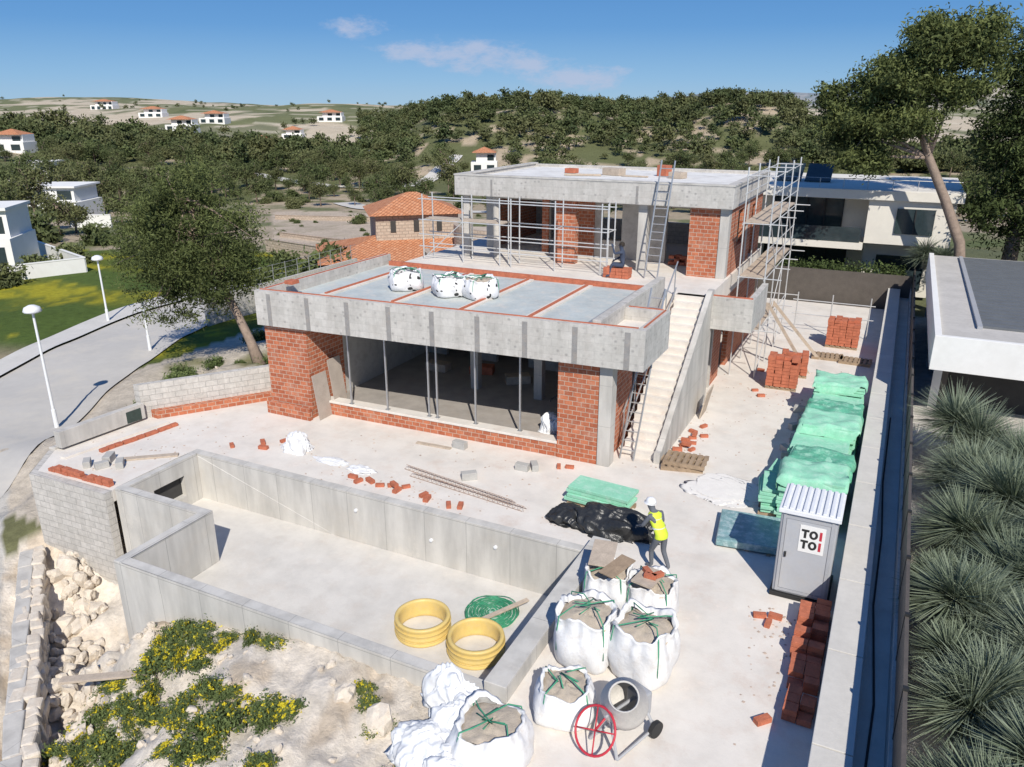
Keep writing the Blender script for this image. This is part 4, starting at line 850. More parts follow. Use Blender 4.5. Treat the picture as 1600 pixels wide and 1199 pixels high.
for i in range(40):
    r=.08+.56*(i/40)**.7; cx,cy=rd.uniform(-.05,.05),rd.uniform(-.05,.05); ph=rd.uniform(0,6)
    mb.tube([(cx+r*math.cos(2*math.pi*k/28),cy+r*math.sin(2*math.pi*k/28),.04+.025*(1+math.sin(k*.9+ph))) for k in range(29)],.010,5,False)
mb.build("loops",m_ghose,e,True,off=(0,0,0))
mb=MB(); mb.tube([(0,0,0.002),(0,0,.05)],.6,32); mb.build("wrapping",M("pale_wrap",(.42,.55,.47),.7,.4,6,.5,dirt=(.1,.3,.2),dirtamt=.9),e,off=(0,0,0))

e=thing("concrete_mixer",(-2.9,10.1,0),"pale grey concrete mixer with a large red tilting wheel","concrete mixer")
R=Matrix.Rotation(-.5,3,'Y')@Matrix.Rotation(.35,3,'X'); rings=[]
for (z,r) in ((-.42,.12),(-.40,.26),(-.2,.38),(.0,.40),(.12,.39),(.38,.24),(.42,.25),(.40,.22),(.1,.36)): rings.append([tuple(Vector((0,0,.72))+R@Vector((r*math.cos(2*math.pi*k/28),r*math.sin(2*math.pi*k/28),z))) for k in range(28)])
mb=MB(); mb.face(rings[0][::-1]); mb.grid(rings); mb.build("drum",M("mixer_drum",(.52,.50,.47),.8,.15,4,.3,dirt=(.6,.57,.53),dirtamt=.8),e,True,off=(0,0,0))
mb=MB(); mb.tube([(-.45,-.3,.05),(-.35,0,.7),(-.45,.3,.05)],.03,6); mb.tube([(.45,-.3,.15),(.38,0,.7),(.45,.3,.15)],.03,6); mb.tube([(-.45,-.3,.05),(.45,-.3,.15)],.025,6); mb.tube([(-.45,.3,.05),(.45,.3,.15)],.025,6); mb.tube([(-.45,0,.7),(.45,0,.7)],.03,6); mb.build("frame",m_grey,e,off=(0,0,0))
mb=MB(); c=Vector((-.62,.05,.5)); ax=Vector((-.8,0,.6)); u1=Vector((0,1,0)); u2=ax.cross(u1).normalized()
mb.tube([c+u1*.38*math.cos(2*math.pi*k/30)+u2*.38*math.sin(2*math.pi*k/30) for k in range(31)],.022,6,False)
for k in range(4):
    a=k*math.pi/2+.4; mb.tube([c,c+u1*.38*math.cos(a)+u2*.38*math.sin(a)],.013,5)
mb.tube([c,(-.4,0,.7)],.02,5); mb.build("handwheel",m_red,e,True,off=(0,0,0))
mb=MB(); mb.box(.25,-.18,.35,.5,.18,.8); mb.build("motor_housing",m_grey,e,off=(0,0,0),bevel=.03)
for y in (-.33,.33):
    mb=MB(); mb.tube([(.45,y-.04,.15),(.45,y+.04,.15)],.15,18); mb.build("wheel",m_black,e,off=(0,0,0))
e.rotation_euler=(0,0,1.15)
bk=thing("bucket",(-16.6,8.2,hz(-16.6,8.2)),"dirty grey plastic bucket among the rubble","bucket"); mb=MB()
mb.grid([[(r*math.cos(2*math.pi*k/20),r*math.sin(2*math.pi*k/20),z) for k in range(20)] for r,z in ((.11,.02),(.15,.34),(.16,.34),(.145,.33),(.11,.06))]); mb.build("shell",m_grey,bk,True,off=(0,0,0)); MB().tube([(.15*math.cos(a),.02,.33+.12*math.sin(a)) for a in np.linspace(0,math.pi,9)],.005,5).build("handle",m_black,bk,off=(0,0,0))

# ------------------------------------------------------------ people
m_skin=M("skin",(.42,.25,.17),.6,.05,5,0); m_hiviz=M("hi_vis_vest",(.62,.75,.05),.6,.05,5,0); m_navy=M("navy_cloth",(.045,.06,.10),.9,.2,5,.2); m_dcl=M("dark_trousers",(.04,.045,.055),.9,.2,5,.2); m_gcl=M("grey_shirt",(.12,.13,.15),.9,.15,5,.2)
m_boot=M("boots",(.05,.04,.03),.8,.2,5,0); m_hair=M("dark_hair",(.025,.018,.012),.8,.2,9,0); m_refl=M("reflective_strip",(.7,.72,.72),.4,.05,5,0)
def person(loc,rz,label,J,mats,helmet=None,vest=None,scale=1):
    e=thing("person",loc,label,"person"); e.rotation_euler=(0,0,rz); e.scale=(scale,)*3
    D={'pel':((0,0,.95),.135),'sp':((0,.01,1.14),.125),'ch':((0,.02,1.36),.15),'nk':((0,.03,1.50),.06),'hd':((0,.05,1.60),.088),'hh':((0,.05,1.69),.095),'ht':((0,.04,1.755),.05)}
    for s,k in ((-1,'l'),(1,'r')):
        D[k+'hip']=((s*.10,0,.88),.095); D[k+'kn']=((s*.11,.02,.49),.065); D[k+'an']=((s*.11,-.02,.10),.048); D[k+'toe']=((s*.12,.15,.045),.042)
        D[k+'sh']=((s*.185,.01,1.43),.062); D[k+'el']=((s*.25,-.02,1.15),.046); D[k+'wr']=((s*.25,.10,.93),.030)
    for k,v in J.items(): D[k]=(v,D[k][1])
    keys=list(D); E=[('pel','sp'),('sp','ch'),('ch','nk'),('nk','hd'),('hd','hh'),('hh','ht')]
    for k in 'lr': E+=[('pel',k+'hip'),(k+'hip',k+'kn'),(k+'kn',k+'an'),(k+'an',k+'toe'),('ch',k+'sh'),(k+'sh',k+'el'),(k+'el',k+'wr')]
    me=bpy.data.meshes.new("sk"); me.from_pydata([D[k][0] for k in keys],[(keys.index(a),keys.index(b)) for a,b in E],[])
    ob=bpy.data.objects.new("sk",me); COL.objects.link(ob); ob.modifiers.new("s",'SKIN')
    for i,k in enumerate(keys):
        r=D[k][1]; me.skin_vertices[0].data[i].radius=(r,r*(.78 if k in('pel','sp','ch') else 1)); me.skin_vertices[0].data[i].use_root=(k=='pel')
    ss=ob.modifiers.new("d",'SUBSURF'); ss.levels=2; ss.render_levels=2
    bpy.context.view_layer.update()
    bme=bpy.data.meshes.new_from_object(ob.evaluated_get(bpy.context.evaluated_depsgraph_get())); bpy.data.objects.remove(ob)
    bm=bmesh.new(); bm.from_mesh(bme)
    segs=[(Vector(D[a][0]),Vector(D[b][0]),a,b) for a,b in E]
    for f in bm.faces:
        c=f.calc_center_median(); best=1e9
        for a,b,ka,kb in segs:
            ab=b-a; tt=max(0,min(1,(c-a).dot(ab)/ab.length_squared)); d=(a+ab*tt-c).length
            if d<best: best=d; kk=(ka,kb,tt)
        ka,kb,tt=kk; idx=0
        if kb in('hd','hh','ht') or (kb=='nk' and tt>.8): idx=2
        elif kb[1:]=='toe' or (kb[1:]=='an' and tt>.85): idx=3
        elif kb[1:] in('hip','kn','an'): idx=1
        elif kb=='sp' and tt<.25: idx=1
        elif kb[1:]=='wr' and tt>.9: idx=2
        f.material_index=idx; f.smooth=True
    def addtube(pts,r,seg,idx):
        t=MB(); t.tube(pts,r,seg); base=[bm.verts.new(v) for v in t.v]
        for f in t.f:
            nf=bm.faces.new([base[i] for i in f]); nf.material_index=idx; nf.smooth=True
    for s,k in ((-1,'l'),(1,'r')):
        w=Vector(D[k+'wr'][0]); el=Vector(D[k+'el'][0]); d=(w-el).normalized(); side=d.cross(Vector((0,0,1))); side=side.normalized() if side.length>.1 else Vector((1,0,0)); nrm=side.cross(d)
        pc=w+d*.05
        for q in range(-1,3): addtube([w-d*.02+side*.008*(q-.5),pc+side*.019*(q-.5),pc+d*.045+side*.021*(q-.5)],[.020,.021,.014],6,2)
        for q,ln in zip(range(4),(.065,.078,.072,.055)):
            b0=pc+d*.04+side*.021*(q-1.5); addtube([b0,b0+d*ln*.5-nrm*.01,b0+d*ln*.75-nrm*.035,b0+d*ln*.8-nrm*.055],[.0095,.009,.008,.006],6,2)
        b0=w+d*.02-side*.03*s; addtube([b0,b0+d*.03-side*.022*s,b0+d*.06-side*.026*s-nrm*.01],[.012,.010,.008],6,2)
    hh=Vector(D['hh'][0]); hd=Vector(D['hd'][0])
    addtube([hh+Vector((0,.075,.0)),hh+Vector((0,.112,-.04))],[.010,.016],6,2)
    for s in(-1,1): addtube([hh+Vector((s*.085,.0,.0)),hh+Vector((s*.097,-.012,-.045))],[.018,.012],6,2)
    bm.to_mesh(bme); bm.free(); bme.materials.clear()
    for m in mats: bme.materials.append(m)
    b=bpy.data.objects.new("body",bme); COL.objects.link(b); b.parent=e
    mb=MB()
    for s in(-1,1): mb.obox(hh+Vector((s*.034,.089,-.005)),(.018,.008,.01))
    mb.obox(hd+Vector((0,.088,-.0)),(.045,.008,.008)); mb.build("face_features",m_hair,e,off=(0,0,0))
    mb=MB(); K=20
    if helmet:
        pr=((.135,.0),(.128,.015),(.118,.02),(.115,.06),(.09,.115),(.045,.145),(.005,.15))
        mb.grid([[tuple(hh+Vector((r*math.cos(2*math.pi*k/K),r*1.15*math.sin(2*math.pi*k/K)+(.02 if r>.12 else 0),.01+z))) for k in range(K)] for r,z in pr]); mb.build("helmet",helmet,e,True,off=(0,0,0))
    else:
        pr=((.098,-.05),(.104,.0),(.103,.04),(.085,.08),(.045,.105),(.005,.11)); mb.grid([[tuple(hh+Vector((r*math.cos(2*math.pi*k/K),r*math.sin(2*math.pi*k/K)-.022,z))) for k in range(K)] for r,z in pr]); mb.build("hair",m_hair,e,True,off=(0,0,0))
    if vest:
        ch=Vector(D['ch'][0]); sp=Vector(D['sp'][0]); pe=Vector(D['pel'][0])
        def ring(c,rx,ry): return [tuple(c+Vector((rx*math.cos(2*math.pi*k/K),ry*math.sin(2*math.pi*k/K),0))) for k in range(K)]
        mb=MB(); mb.grid([ring(pe+Vector((0,0,-.06)),.175,.135),ring(pe+Vector((0,0,.04)),.17,.13),ring(sp,.168,.128),ring(ch,.188,.14),ring(ch+Vector((0,.02,.09)),.185,.115),ring(ch+Vector((0,.04,.13)),.10,.08)]); mb.build("vest",vest,e,True,off=(0,0,0))
        mb=MB(); mb.grid([ring(sp+Vector((0,0,-.03)),.173,.133),ring(sp+Vector((0,0,.02)),.174,.134)]); mb.grid([ring(ch+Vector((0,0,-.03)),.192,.144),ring(ch+Vector((0,0,.01)),.192,.145)]); mb.build("reflective_strip",m_refl,e,True,off=(0,0,0))
    return e
person((-3.8,15.3,0),math.radians(60),"stooping worker in a yellow hi-vis vest and white helmet",
  {'pel':(0,-.04,.93),'sp':(0,.06,1.10),'ch':(0,.19,1.29),'nk':(0,.27,1.40),'hd':(0,.33,1.48),'hh':(0,.36,1.56),'ht':(0,.37,1.625),'lsh':(-.185,.19,1.35),'rsh':(.185,.19,1.35),'lel':(-.27,.30,1.10),'lwr':(-.2,.50,.98),'rel':(.27,.20,1.08),'rwr':(.25,.38,.89),'lhip':(-.10,-.03,.86),'rhip':(.10,-.04,.86),'lkn':(-.11,.14,.49),'lan':(-.11,.10,.10),'ltoe':(-.12,.27,.05),'rkn':(.11,-.03,.48),'ran':(.11,-.24,.12),'rtoe':(.12,-.09,.045)},
  [m_gcl,m_dcl,m_skin,m_boot],helmet=M("white_helmet",(.8,.8,.8),.3,.02,3,0),vest=m_hiviz,scale=.98)
person((-9.1,28.0,3.86),math.radians(100),"man in a dark shirt sitting on bricks raising one hand",
  {'pel':(0,0,.50),'sp':(0,.02,.70),'ch':(0,.05,.92),'nk':(0,.07,1.06),'hd':(0,.09,1.15),'hh':(0,.09,1.24),'ht':(0,.08,1.305),'lsh':(-.185,.05,.99),'rsh':(.185,.05,.99),'lhip':(-.10,.02,.47),'rhip':(.10,.02,.47),'lkn':(-.14,.42,.50),'rkn':(.14,.42,.50),'lan':(-.13,.45,.10),'ran':(.13,.45,.10),'ltoe':(-.14,.62,.045),'rtoe':(.14,.62,.045),
   'lel':(-.24,.30,.93),'lwr':(-.16,.38,1.16),'rel':(.26,.12,.75),'rwr':(.2,.34,.62)},[m_navy,m_dcl,m_skin,m_boot])
person((-8.55,20.95,.34),math.radians(110),"worker in dark clothes standing in shade beside the brick pier",
  {'rel':(.25,.08,1.17),'rwr':(.22,.28,1.05)},[M("dark_jacket",(.04,.04,.042),.9,.2,5,.2),M("khaki_trousers",(.16,.15,.09),.9,.2,5,.2),m_skin,m_boot])

def lamp(x,y,h,label,head=True):
    z=hz(x,y); e=thing("street_lamp",(x,y,z),label,"street lamp","street lamps along the road")
    mb=MB(); mb.tube([(0,0,0),(0,0,.9),(0,0,.91),(0,0,h)],[.09,.085,.06,.045],10); mb.build("pole",m_white_pl,e,off=(0,0,0))
    if head:
        mb=MB(); K=16; mb.grid([[(r*math.cos(2*math.pi*k/K),r*math.sin(2*math.pi*k/K),h+zz) for k in range(K)] for r,zz in ((.05,-.02),(.3,.05),(.34,.1),(.28,.24),(.12,.32),(.01,.34))]); mb.build("lamp_head",m_white_pl,e,True,off=(0,0,0))
    return e
lamp(-29.6,18.2,4.9,"white street lamp with a mushroom head at the road edge"); lamp(-42.9,30.9,3.9,"white street lamp on the far pavement"); lamp(-35.2,27.5,2.9,"slim white street lamp pole beside the pine tree",False)

# ------------------------------------------------------------ stone wall, rocks, mound plants
w=thing("old_stone_wall",(-16.8,8.6,-3),"crumbling low stone wall with a concrete cap along the lane","wall")
A=Vector((-21.2,11.6)); B=Vector((-12.4,5.4)); d=(B-A).normalized(); n=Vector((-d.y,d.x)); mb=MB(); rd=random.Random(3); L=(B-A).length; s=0
while s<L:
    ln=rd.uniform(.25,.5)
    for lay in range(5):
        for side in (-.14,.14):
            p=A+d*(s+rd.uniform(0,.1))+n*(side+rd.uniform(-.06,.06)); mb.obox((p.x,p.y,-3.5+lay*.27+.13+rd.uniform(-.03,.05)),(ln*1.05,.3,.27),Matrix.Rotation(math.atan2(d.y,d.x)+rd.uniform(-.25,.25),3,'Z')@Matrix.Rotation(rd.uniform(-.2,.2),3,'X'))
    s+=ln*.92
mb.build("stones",m_rock,w,bevel=.05)
s=0
while s<L-1.2:
    ln=rd.uniform(.9,1.6); a_=A+d*s; b_=A+d*(s+ln*.97); j=rd.uniform(-.03,.03)
    MB().prism([tuple(a_-n*(.36+j)),tuple(b_-n*(.34-j)),tuple(b_-n*.02),tuple(a_+n*.03)],-2.32,-2.12+j).build("cap",m_conc,w,bevel=.03); s+=ln
rocks=[]
for i in range(6):
    bm=bmesh.new(); bmesh.ops.create_icosphere(bm,subdivisions=2,radius=1)
    for v in bm.verts:
        p=v.co; k=1+.5*mnoise.noise(p*1.3+Vector((i*7,0,0)))+.2*mnoise.noise(p*4+Vector((i*3,0,0))); v.co=Vector((p.x*k,p.y*k*.8,p.z*k*.6))
    me=bpy.data.meshes.new("rock"); bm.to_mesh(me); bm.free(); me.materials.append(m_rock); rocks.append(me)
def rock(x,y,s,dz=0,lab="pale angular limestone rock in the rubble"):
    o=bpy.data.objects.new("rock",random.choice(rocks)); COL.objects.link(o); o.location=(x,y,hz(x,y)+s*.2+dz); o.scale=(s,s,s); o.rotation_euler=(U(0,6),U(0,6),U(0,6)); tag(o,lab,"rock","rubble rocks below the terrace")
for i in range(160):
    t=random.random(); x=-20.5+t*7.2+U(-.3,.3); y=12.0-t*5.4+U(-.5,.6)+.35
    if x>-15.4 and y>9.8: continue
    rock(x,y,U(.08,.25)*(1 if random.random()<.85 else 1.5),U(0,.12))
for i in range(120): rock(U(-14.8,-6),U(7.0,9.9),U(.03,.13),lab="small pale stone on the earth mound")
for i in range(18): rock(U(-28,-22.5),U(15,25),U(.05,.16),lab="small stone on the dirt bank")
rock(-7.0,8.9,.32); rock(-7.9,9.1,.25)
def bushT(name,rad,hgt,nl,label,cat,group,flower,seed,L=.09,Wd=.035,mat=m_bush):
    rg=np.random.default_rng(seed); e=thing(name,(0,0,0),label,cat,group)
    C,S=crown_pts([((0,0,hgt*.45),(rad,rad,hgt*.55)),((rad*.4,rad*.2,hgt*.4),(rad*.6,rad*.6,hgt*.4))],60,int(nl/60),rad*.5,rg,.45); C[:,2]=np.abs(C[:,2]); V,F=leaves(C,L,Wd,rg,.4); np_mesh("foliage",V,F,mat,np.repeat(S,4),parent=e)
    if flower:
        k=int(nl*flower); d=rg.normal(size=(30,3)); d[:,2]=abs(d[:,2])*.9+.25; d/=np.linalg.norm(d,axis=1)[:,None]
        P=d*np.array([rad,rad,hgt])*rg.uniform(.8,1.2,(30,1)); C=(P[rg.integers(0,30,k)]+rg.normal(size=(k,3))*rad*.07); V,F=leaves(C,.05,.045,rg); np_mesh("blossom",V,F,m_flower,np.repeat(rg.uniform(0,1,k),4),parent=e)
    return e
BT=[bushT("flowering_bush",.38,.32,1700,"low green bush covered in yellow flowers on the mound","bush","yellow flowering bushes on the mound",(.36,.24,.12,.30)[s-1],s) for s in (1,2,3,4)]
def place(e,x,y,dz=-.03): e.location=(x,y,hz(x,y)+dz)
pts=[]
for i in range(4000):
    x,y=U(-14.2,-6.0),U(6.3,9.75)
    if y>9.2 and x>-7.5 : continue
    if x<-13.3 and y>8.9: continue
    if fbm(np.array([x*1.1]),np.array([y*1.1]),3,5)[0]<(.38 if y<8.4 else .48): continue
    if all((x-a)**2+(y-b)**2>.14 for a,b in pts): pts.append((x,y))
    if len(pts)>92: break
for i,(x,y) in enumerate(pts):
    if i<4: place(BT[i],x,y); BT[i].rotation_euler[2]=U(0,6)
    else: inst(BT[random.randrange(4)],(x,y,hz(x,y)-.04),U(0,6),(U(.35,.95),U(.35,.95),U(.35,.9)))
GB=bushT("green_shrub",.5,.5,1800,"dusty green shrub on the dirt bank","shrub","shrubs on the dirt bank by the road",0,8,.13,.05); place(GB,-25.2,20.5)
for i in range(44):
    x,y=U(-31,-22.5),U(19,40)
    if x<-25-(y-14)*.55+1: continue
    inst(GB,(x,y,hz(x,y)-.05),U(0,6),U(.35,1.3))
for (x,y,s) in [(-24,17.2,.5),(-26,18.3,.4),(-27.5,20.6,.7),(-26.5,22,.9),(-24.5,22.4,.8),(-28,23,1.0),(-29.5,24.6,1.1),(-22.9,17.8,.35),(-12.2,9.5,.25)]: inst(GB,(x,y,hz(x,y)-.05),U(0,6),s)
def yucca(name,loc,r,nl,label,seed):
    rg=np.random.default_rng(seed); e=thing(name,loc,label,"yucca","grey green yuccas in the neighbouring garden")
    MB().tube([(0,0,0),(0,0,r*.6)],[.16,.12],8).build("trunk",m_bark,e,off=(0,0,0))
    heads=[(0,0,r*.6)]+[(rg.uniform(-.4,.4)*r,rg.uniform(-.4,.4)*r,r*rg.uniform(.3,.8)) for _ in range(2)]
    n=nl; hd_=np.array(heads)[rg.integers(0,3,n)]; d=rg.normal(size=(n,3)); d[:,2]=np.abs(d[:,2])*.9-.3; d/=np.linalg.norm(d,axis=1)[:,None]
    ln=(r*rg.uniform(.55,1.0,n))[:,None]; s=np.cross(d,np.array([0,0,1.0]))+rg.normal(size=(n,3))*.25; s/=np.linalg.norm(s,axis=1)[:,None]; w_=.010
    sag=np.zeros((n,3)); sag[:,2]=-.1*ln[:,0]; mid=hd_+d*ln*.5; tip=hd_+d*ln+sag
    V=np.stack([hd_+s*w_*.6,hd_-s*w_*.6,mid-s*w_,mid+s*w_,tip+s*.002,tip-s*.002],1).reshape(-1,3); b=np.arange(n)[:,None]*6
    F=np.concatenate([b+np.array([[0,1,2,3]]),b+np.array([[3,2,5,4]])]); sh=rg.uniform(0,1,n); S=np.stack([sh*.2,sh*.2,sh*.7,sh*.7,np.clip(sh*.8+.35,0,1),np.clip(sh*.8+.35,0,1)],1).ravel()
    np_mesh("leaves",V,F,m_yucca,S,parent=e); return e
for i,(x,y,r) in enumerate([(2.8,23.2,1.5),(2.25,17.7,1.3),(3.5,19.2,1.5),(2.35,14.9,1.2),(3.5,16.0,1.4),(2.3,12.3,1.12),(3.3,13.4,1.25),(3.1,11.0,1.1),(3.9,21.6,1.5),(2.3,20.6,1.2),(2.2,10.0,1.0),(4.6,18,1.4),(1.9,16.2,.7),(2.0,13.5,.75)]):
    yucca("yucca",(x,y,.5),r,3600,"fine leaved grey green yucca rosette in pale gravel",i)
for (x,y,r) in [(1.5,45.4,1.2),(2.3,44.6,1.1)]: yucca("yucca",(x,y,2.0),r,900,"tall agave like yucca beside the white house",33)

# ------------------------------------------------------------ trees
tree("pine_tree",(-25.7,25.8,hz(-25.7,25.8)-.1),"leaning olive green pine tree on the bank by the road","pine tree",
 [((-3.4,.2,5.8),(3.1,3.0,2.3)),((-5.6,.4,4.4),(2.0,2.2,1.7)),((-1.7,-.2,4.2),(2.1,2.0,1.3)),((-3.9,.5,8.0),(1.8,1.7,1.1)),((-4.5,-.4,2.5),(1.8,1.8,.9)),((-1.0,.2,6.0),(1.2,1.3,1.0)),((-6.3,.2,6.2),(1.1,1.2,1.0)),((-2.6,0,2.6),(1.0,1.1,.6)),((-2.2,.3,7.5),(1.0,1.0,.8))],
 [(0,0,0),(-.5,.05,1.1),(-1.2,.1,2.4),(-2.0,.1,3.8),(-3.0,.15,5.6),(-3.5,.2,7.4)],.24,520,105,.72,.20,.055,m_pinel,rough=.34)
K8=.82; zz_=lambda z:10+(z-10)*K8-.3
tree("pine_tree",(3.0,44.4,0.3),"tall leaning pine with a long bare trunk before the white house","pine tree",
 [((x*K8,y,zz_(z)),(a*K8,b*K8,c*K8)) for ((x,y,z),(a,b,c)) in [((-3.3,-.3,13.4),(1.8,1.7,1.3)),((-1.0,-.2,13.2),(1.4,1.3,1.4)),((-4.8,-.5,11.3),(2.2,2.0,1.2)),((-1.5,-.3,10.9),(1.5,1.4,1.0)),((-7.0,-.4,9.2),(2.0,1.8,1.4)),((-4.4,-.4,9.0),(1.9,1.9,1.1)),((-6.2,-.4,7.0),(1.6,1.6,.8)),((-8.3,-.4,10.4),(1.0,1,.8))]],
 [(0,0,0),(.05,0,1.8),(-.2,0,3.3),(-1.2,0,5.4),(-2.2,0,7.3),(-2.9,-.2,9.0),(-2.8,-.3,10.8),(-2.2,-.3,12.2)],.30,560,105,.68,.25,.08,m_pinel,rough=.34)
tree("pine_tree",(5.3,46.8,.3),"dense dark pine tree with its crown reaching low","pine tree",
 [((-.4,0,11.4),(1.8,2.0,1.9)),((-.6,0,8),(2.2,2.2,2.0)),((-.4,0,4.9),(2.2,2.2,1.7)),((1.8,0,9.5),(2.2,2.2,3.2)),((1.9,0,5.5),(2.3,2.3,2.8)),((.1,0,13.6),(1.2,1.2,1.2))],
 [(0,0,0),(0,0,5),(0.2,0,9),(.1,0,13.2)],.33,700,90,.85,.26,.085,m_pine,rough=.28)
TT=[]
for s in range(6):
    rg=np.random.default_rng(50+s); random.seed(50+s); hh=U(4.8,7.4); wd_=U(.8,1.2); lobes=[((U(-.4,.4),U(-.4,.4),hh*.62),(1.9*wd_,1.9*wd_,hh*.24))]+[((U(-1.7,1.7)*wd_,U(-1.7,1.7)*wd_,hh*U(.42,.88)),(U(.8,1.5),U(.8,1.5),U(.6,1.3))) for _ in range(5)]
    TT.append((tree("pine_tree",(0,0,-50),"rounded dark green pine on the valley slope","pine tree",lobes,[(0,0,0),(.1,0,hh*.35),(U(-.3,.3),0,hh*.75)],.16,90,26,1.05,.46,.16,m_forest,True,"pine trees in the valley",rg,.28),lobes,hh))
random.seed(99)
def RF(R,F): return (-SA*F+CA*R, CA*F+SA*R)
def R_of(u,F): return (u-800)/1220*(.942*F+5)
ind=[]
spec=[(60,98,1.1),(95,92,.9),(30,104,1.0),(150,150,1.1),(185,150,1.2),(215,160,1.0),(250,150,1.0),(285,170,1.0),(330,172,1.0),(385,176,1.0),(430,172,.9),(470,180,1.0),(505,172,1.0),(5,140,1.1),(40,150,1.1),(120,165,1.1),(95,152,1.0),(165,130,.9),(120,96,.8),(10,88,.9),(190,110,.8),(215,125,.9)]
for (u,F,s) in spec: ind.append((R_of(u,F),F,s))
tries=0
while len(ind)<235 and tries<9000:
    tries+=1; u=U(-30,1640); F=U(112,205)
    lo=165
    if u<180: lo=125
    if 180<=u<420: lo=145
    if 480<u<760: lo=140
    if u>760: lo=112
    if F<lo: continue
    R=R_of(u,F)
    if all((R-a)**2+(F-b)**2>12 for a,b,_ in ind): ind.append((R,F,U(.5,1.1)))
first=[True]*6
for (R,F,s) in ind:
    x,y=RF(R,F)
    k=random.randrange(6); e,lobes,hh=TT[k]; z=hz(x,y)-.1
    if first[k]: first[k]=False; e.location=(x,y,z); e.scale=(s,s,s)
    else: inst(e,(x,y,z),U(0,6.28),s*U(.9,1.1))
tmpl=[]
for s in range(6):
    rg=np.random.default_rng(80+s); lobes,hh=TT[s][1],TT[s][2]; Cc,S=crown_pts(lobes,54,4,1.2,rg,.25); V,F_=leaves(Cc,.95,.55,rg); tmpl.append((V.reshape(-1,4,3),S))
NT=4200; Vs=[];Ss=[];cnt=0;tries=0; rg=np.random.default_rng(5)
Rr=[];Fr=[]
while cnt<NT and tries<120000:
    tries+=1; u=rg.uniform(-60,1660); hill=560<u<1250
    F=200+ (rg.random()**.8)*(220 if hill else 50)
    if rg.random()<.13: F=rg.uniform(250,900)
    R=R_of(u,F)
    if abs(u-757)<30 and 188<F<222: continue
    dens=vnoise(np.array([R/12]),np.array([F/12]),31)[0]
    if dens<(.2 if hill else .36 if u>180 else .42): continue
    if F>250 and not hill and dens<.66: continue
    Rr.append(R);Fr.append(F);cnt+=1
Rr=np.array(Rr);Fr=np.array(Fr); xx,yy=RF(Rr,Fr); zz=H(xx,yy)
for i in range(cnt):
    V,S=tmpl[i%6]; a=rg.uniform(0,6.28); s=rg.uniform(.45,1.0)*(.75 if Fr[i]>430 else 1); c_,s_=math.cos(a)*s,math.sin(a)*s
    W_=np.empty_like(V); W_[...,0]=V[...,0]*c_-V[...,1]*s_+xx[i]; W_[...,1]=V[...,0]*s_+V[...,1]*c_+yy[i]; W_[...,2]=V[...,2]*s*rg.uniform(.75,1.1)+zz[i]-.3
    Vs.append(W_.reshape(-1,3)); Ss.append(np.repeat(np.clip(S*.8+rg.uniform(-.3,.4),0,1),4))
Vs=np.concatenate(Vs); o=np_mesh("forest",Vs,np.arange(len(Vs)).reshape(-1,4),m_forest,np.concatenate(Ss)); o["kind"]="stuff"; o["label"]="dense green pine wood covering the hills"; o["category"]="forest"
GS=bushT("round_shrub",.9,1.2,1800,"small round dark shrub on the bare plot","shrub","shrubs dotted over the bare plots",0,12,.3,.12,m_forest); place(GS,*RF(R_of(560,110),110))
for i in range(80):
    F=U(76,160); u=U(180,800); x,y=RF(R_of(u,F),F); inst(GS,(x,y,hz(x,y)-.1),U(0,6),U(.2,.6) if u>420 and F<132 else U(.6,1.6))
x,y=RF(R_of(510,62),62); inst(GS,(x,y,hz(x,y)-.2),0,2.2,"large clipped round bush beside the stone house")
for (u,F,s) in [(20,70,1.6),(60,66,1.2),(10,60,1.4),(420,64,1.2),(445,70,1.3),(470,60,1.0),(120,72,1.5),(160,84,1.8),(60,86,2.6),(30,84,2.2)]:
    x,y=RF(R_of(u,F),F); inst(GS,(x,y,hz(x,y)-.2),U(0,6),s)
hd=thing("hedge",(-2.5,45.6,0),"green hedge in front of the white house","hedge"); rg=np.random.default_rng(3); Cc=np.column_stack([rg.uniform(-3.6,3.2,9000),rg.uniform(-.5,.5,9000),rg.uniform(0,1.9,9000)+.15*rg.normal(size=9000)]); V,F_=leaves(Cc,.16,.08,rg); np_mesh("foliage",V,F_,m_bush,np.repeat(rg.uniform(0,.6,9000),4),parent=hd)

# ------------------------------------------------------------ background houses
def hipped(mb,cx,cy,w,d,z0,h,ov=.5,ang=0):
    R=Matrix.Rotation(ang,3,'Z'); P=lambda x,y,z:tuple(Vector((cx,cy,0))+R@Vector((x,y,z))); a,b=w/2+ov,d/2+ov; r=max(0,w/2-d/2)
    e=[P(-a,-b,z0),P(a,-b,z0),P(a,b,z0),P(-a,b,z0)]; t0,t1=P(-r,0,z0+h),P(r,0,z0+h)
    mb.face([e[0],e[1],t1,t0]); mb.face([e[1],e[2],t1]); mb.face([e[2],e[3],t0,t1]); mb.face([e[3],e[0],t0]); mb.face(e[::-1])
F0=66; x0,y0=RF(R_of(650,F0),F0); zb=hz(x0,y0)-.7; ang=YAW+.25
th=thing("tile_roofed_house",(x0,y0,zb),"stone villa with orange clay tile roofs and arched porch","house")
R=Matrix.Rotation(ang,3,'Z')
def lp(name,mat,pts,z0,z1): mb=MB(); mb.prism([tuple((Vector((x0,y0,0))+R@Vector((*p,0)))[:2]) for p in pts],z0,z1); return mb.build(name,mat,th)
def rect(a,b,c,d): return [(a,b),(c,b),(c,d),(a,d)]
lp("lower_wall",m_stone,rect(-5.5,-1.5,9.5,6),zb-1,zb+3.0)
lp("upper_wall",m_stone,rect(-3.2,-1.2,3.6,4.8),zb+3.0,zb+5.7)
mb=MB(); q=Vector((x0,y0,0))+R@Vector((1.3,0,0)); hipped(mb,q.x,q.y,17.5,9.0,zb+2.6,1.4,.6,ang); mb.build("lower_roof",m_tile,th)
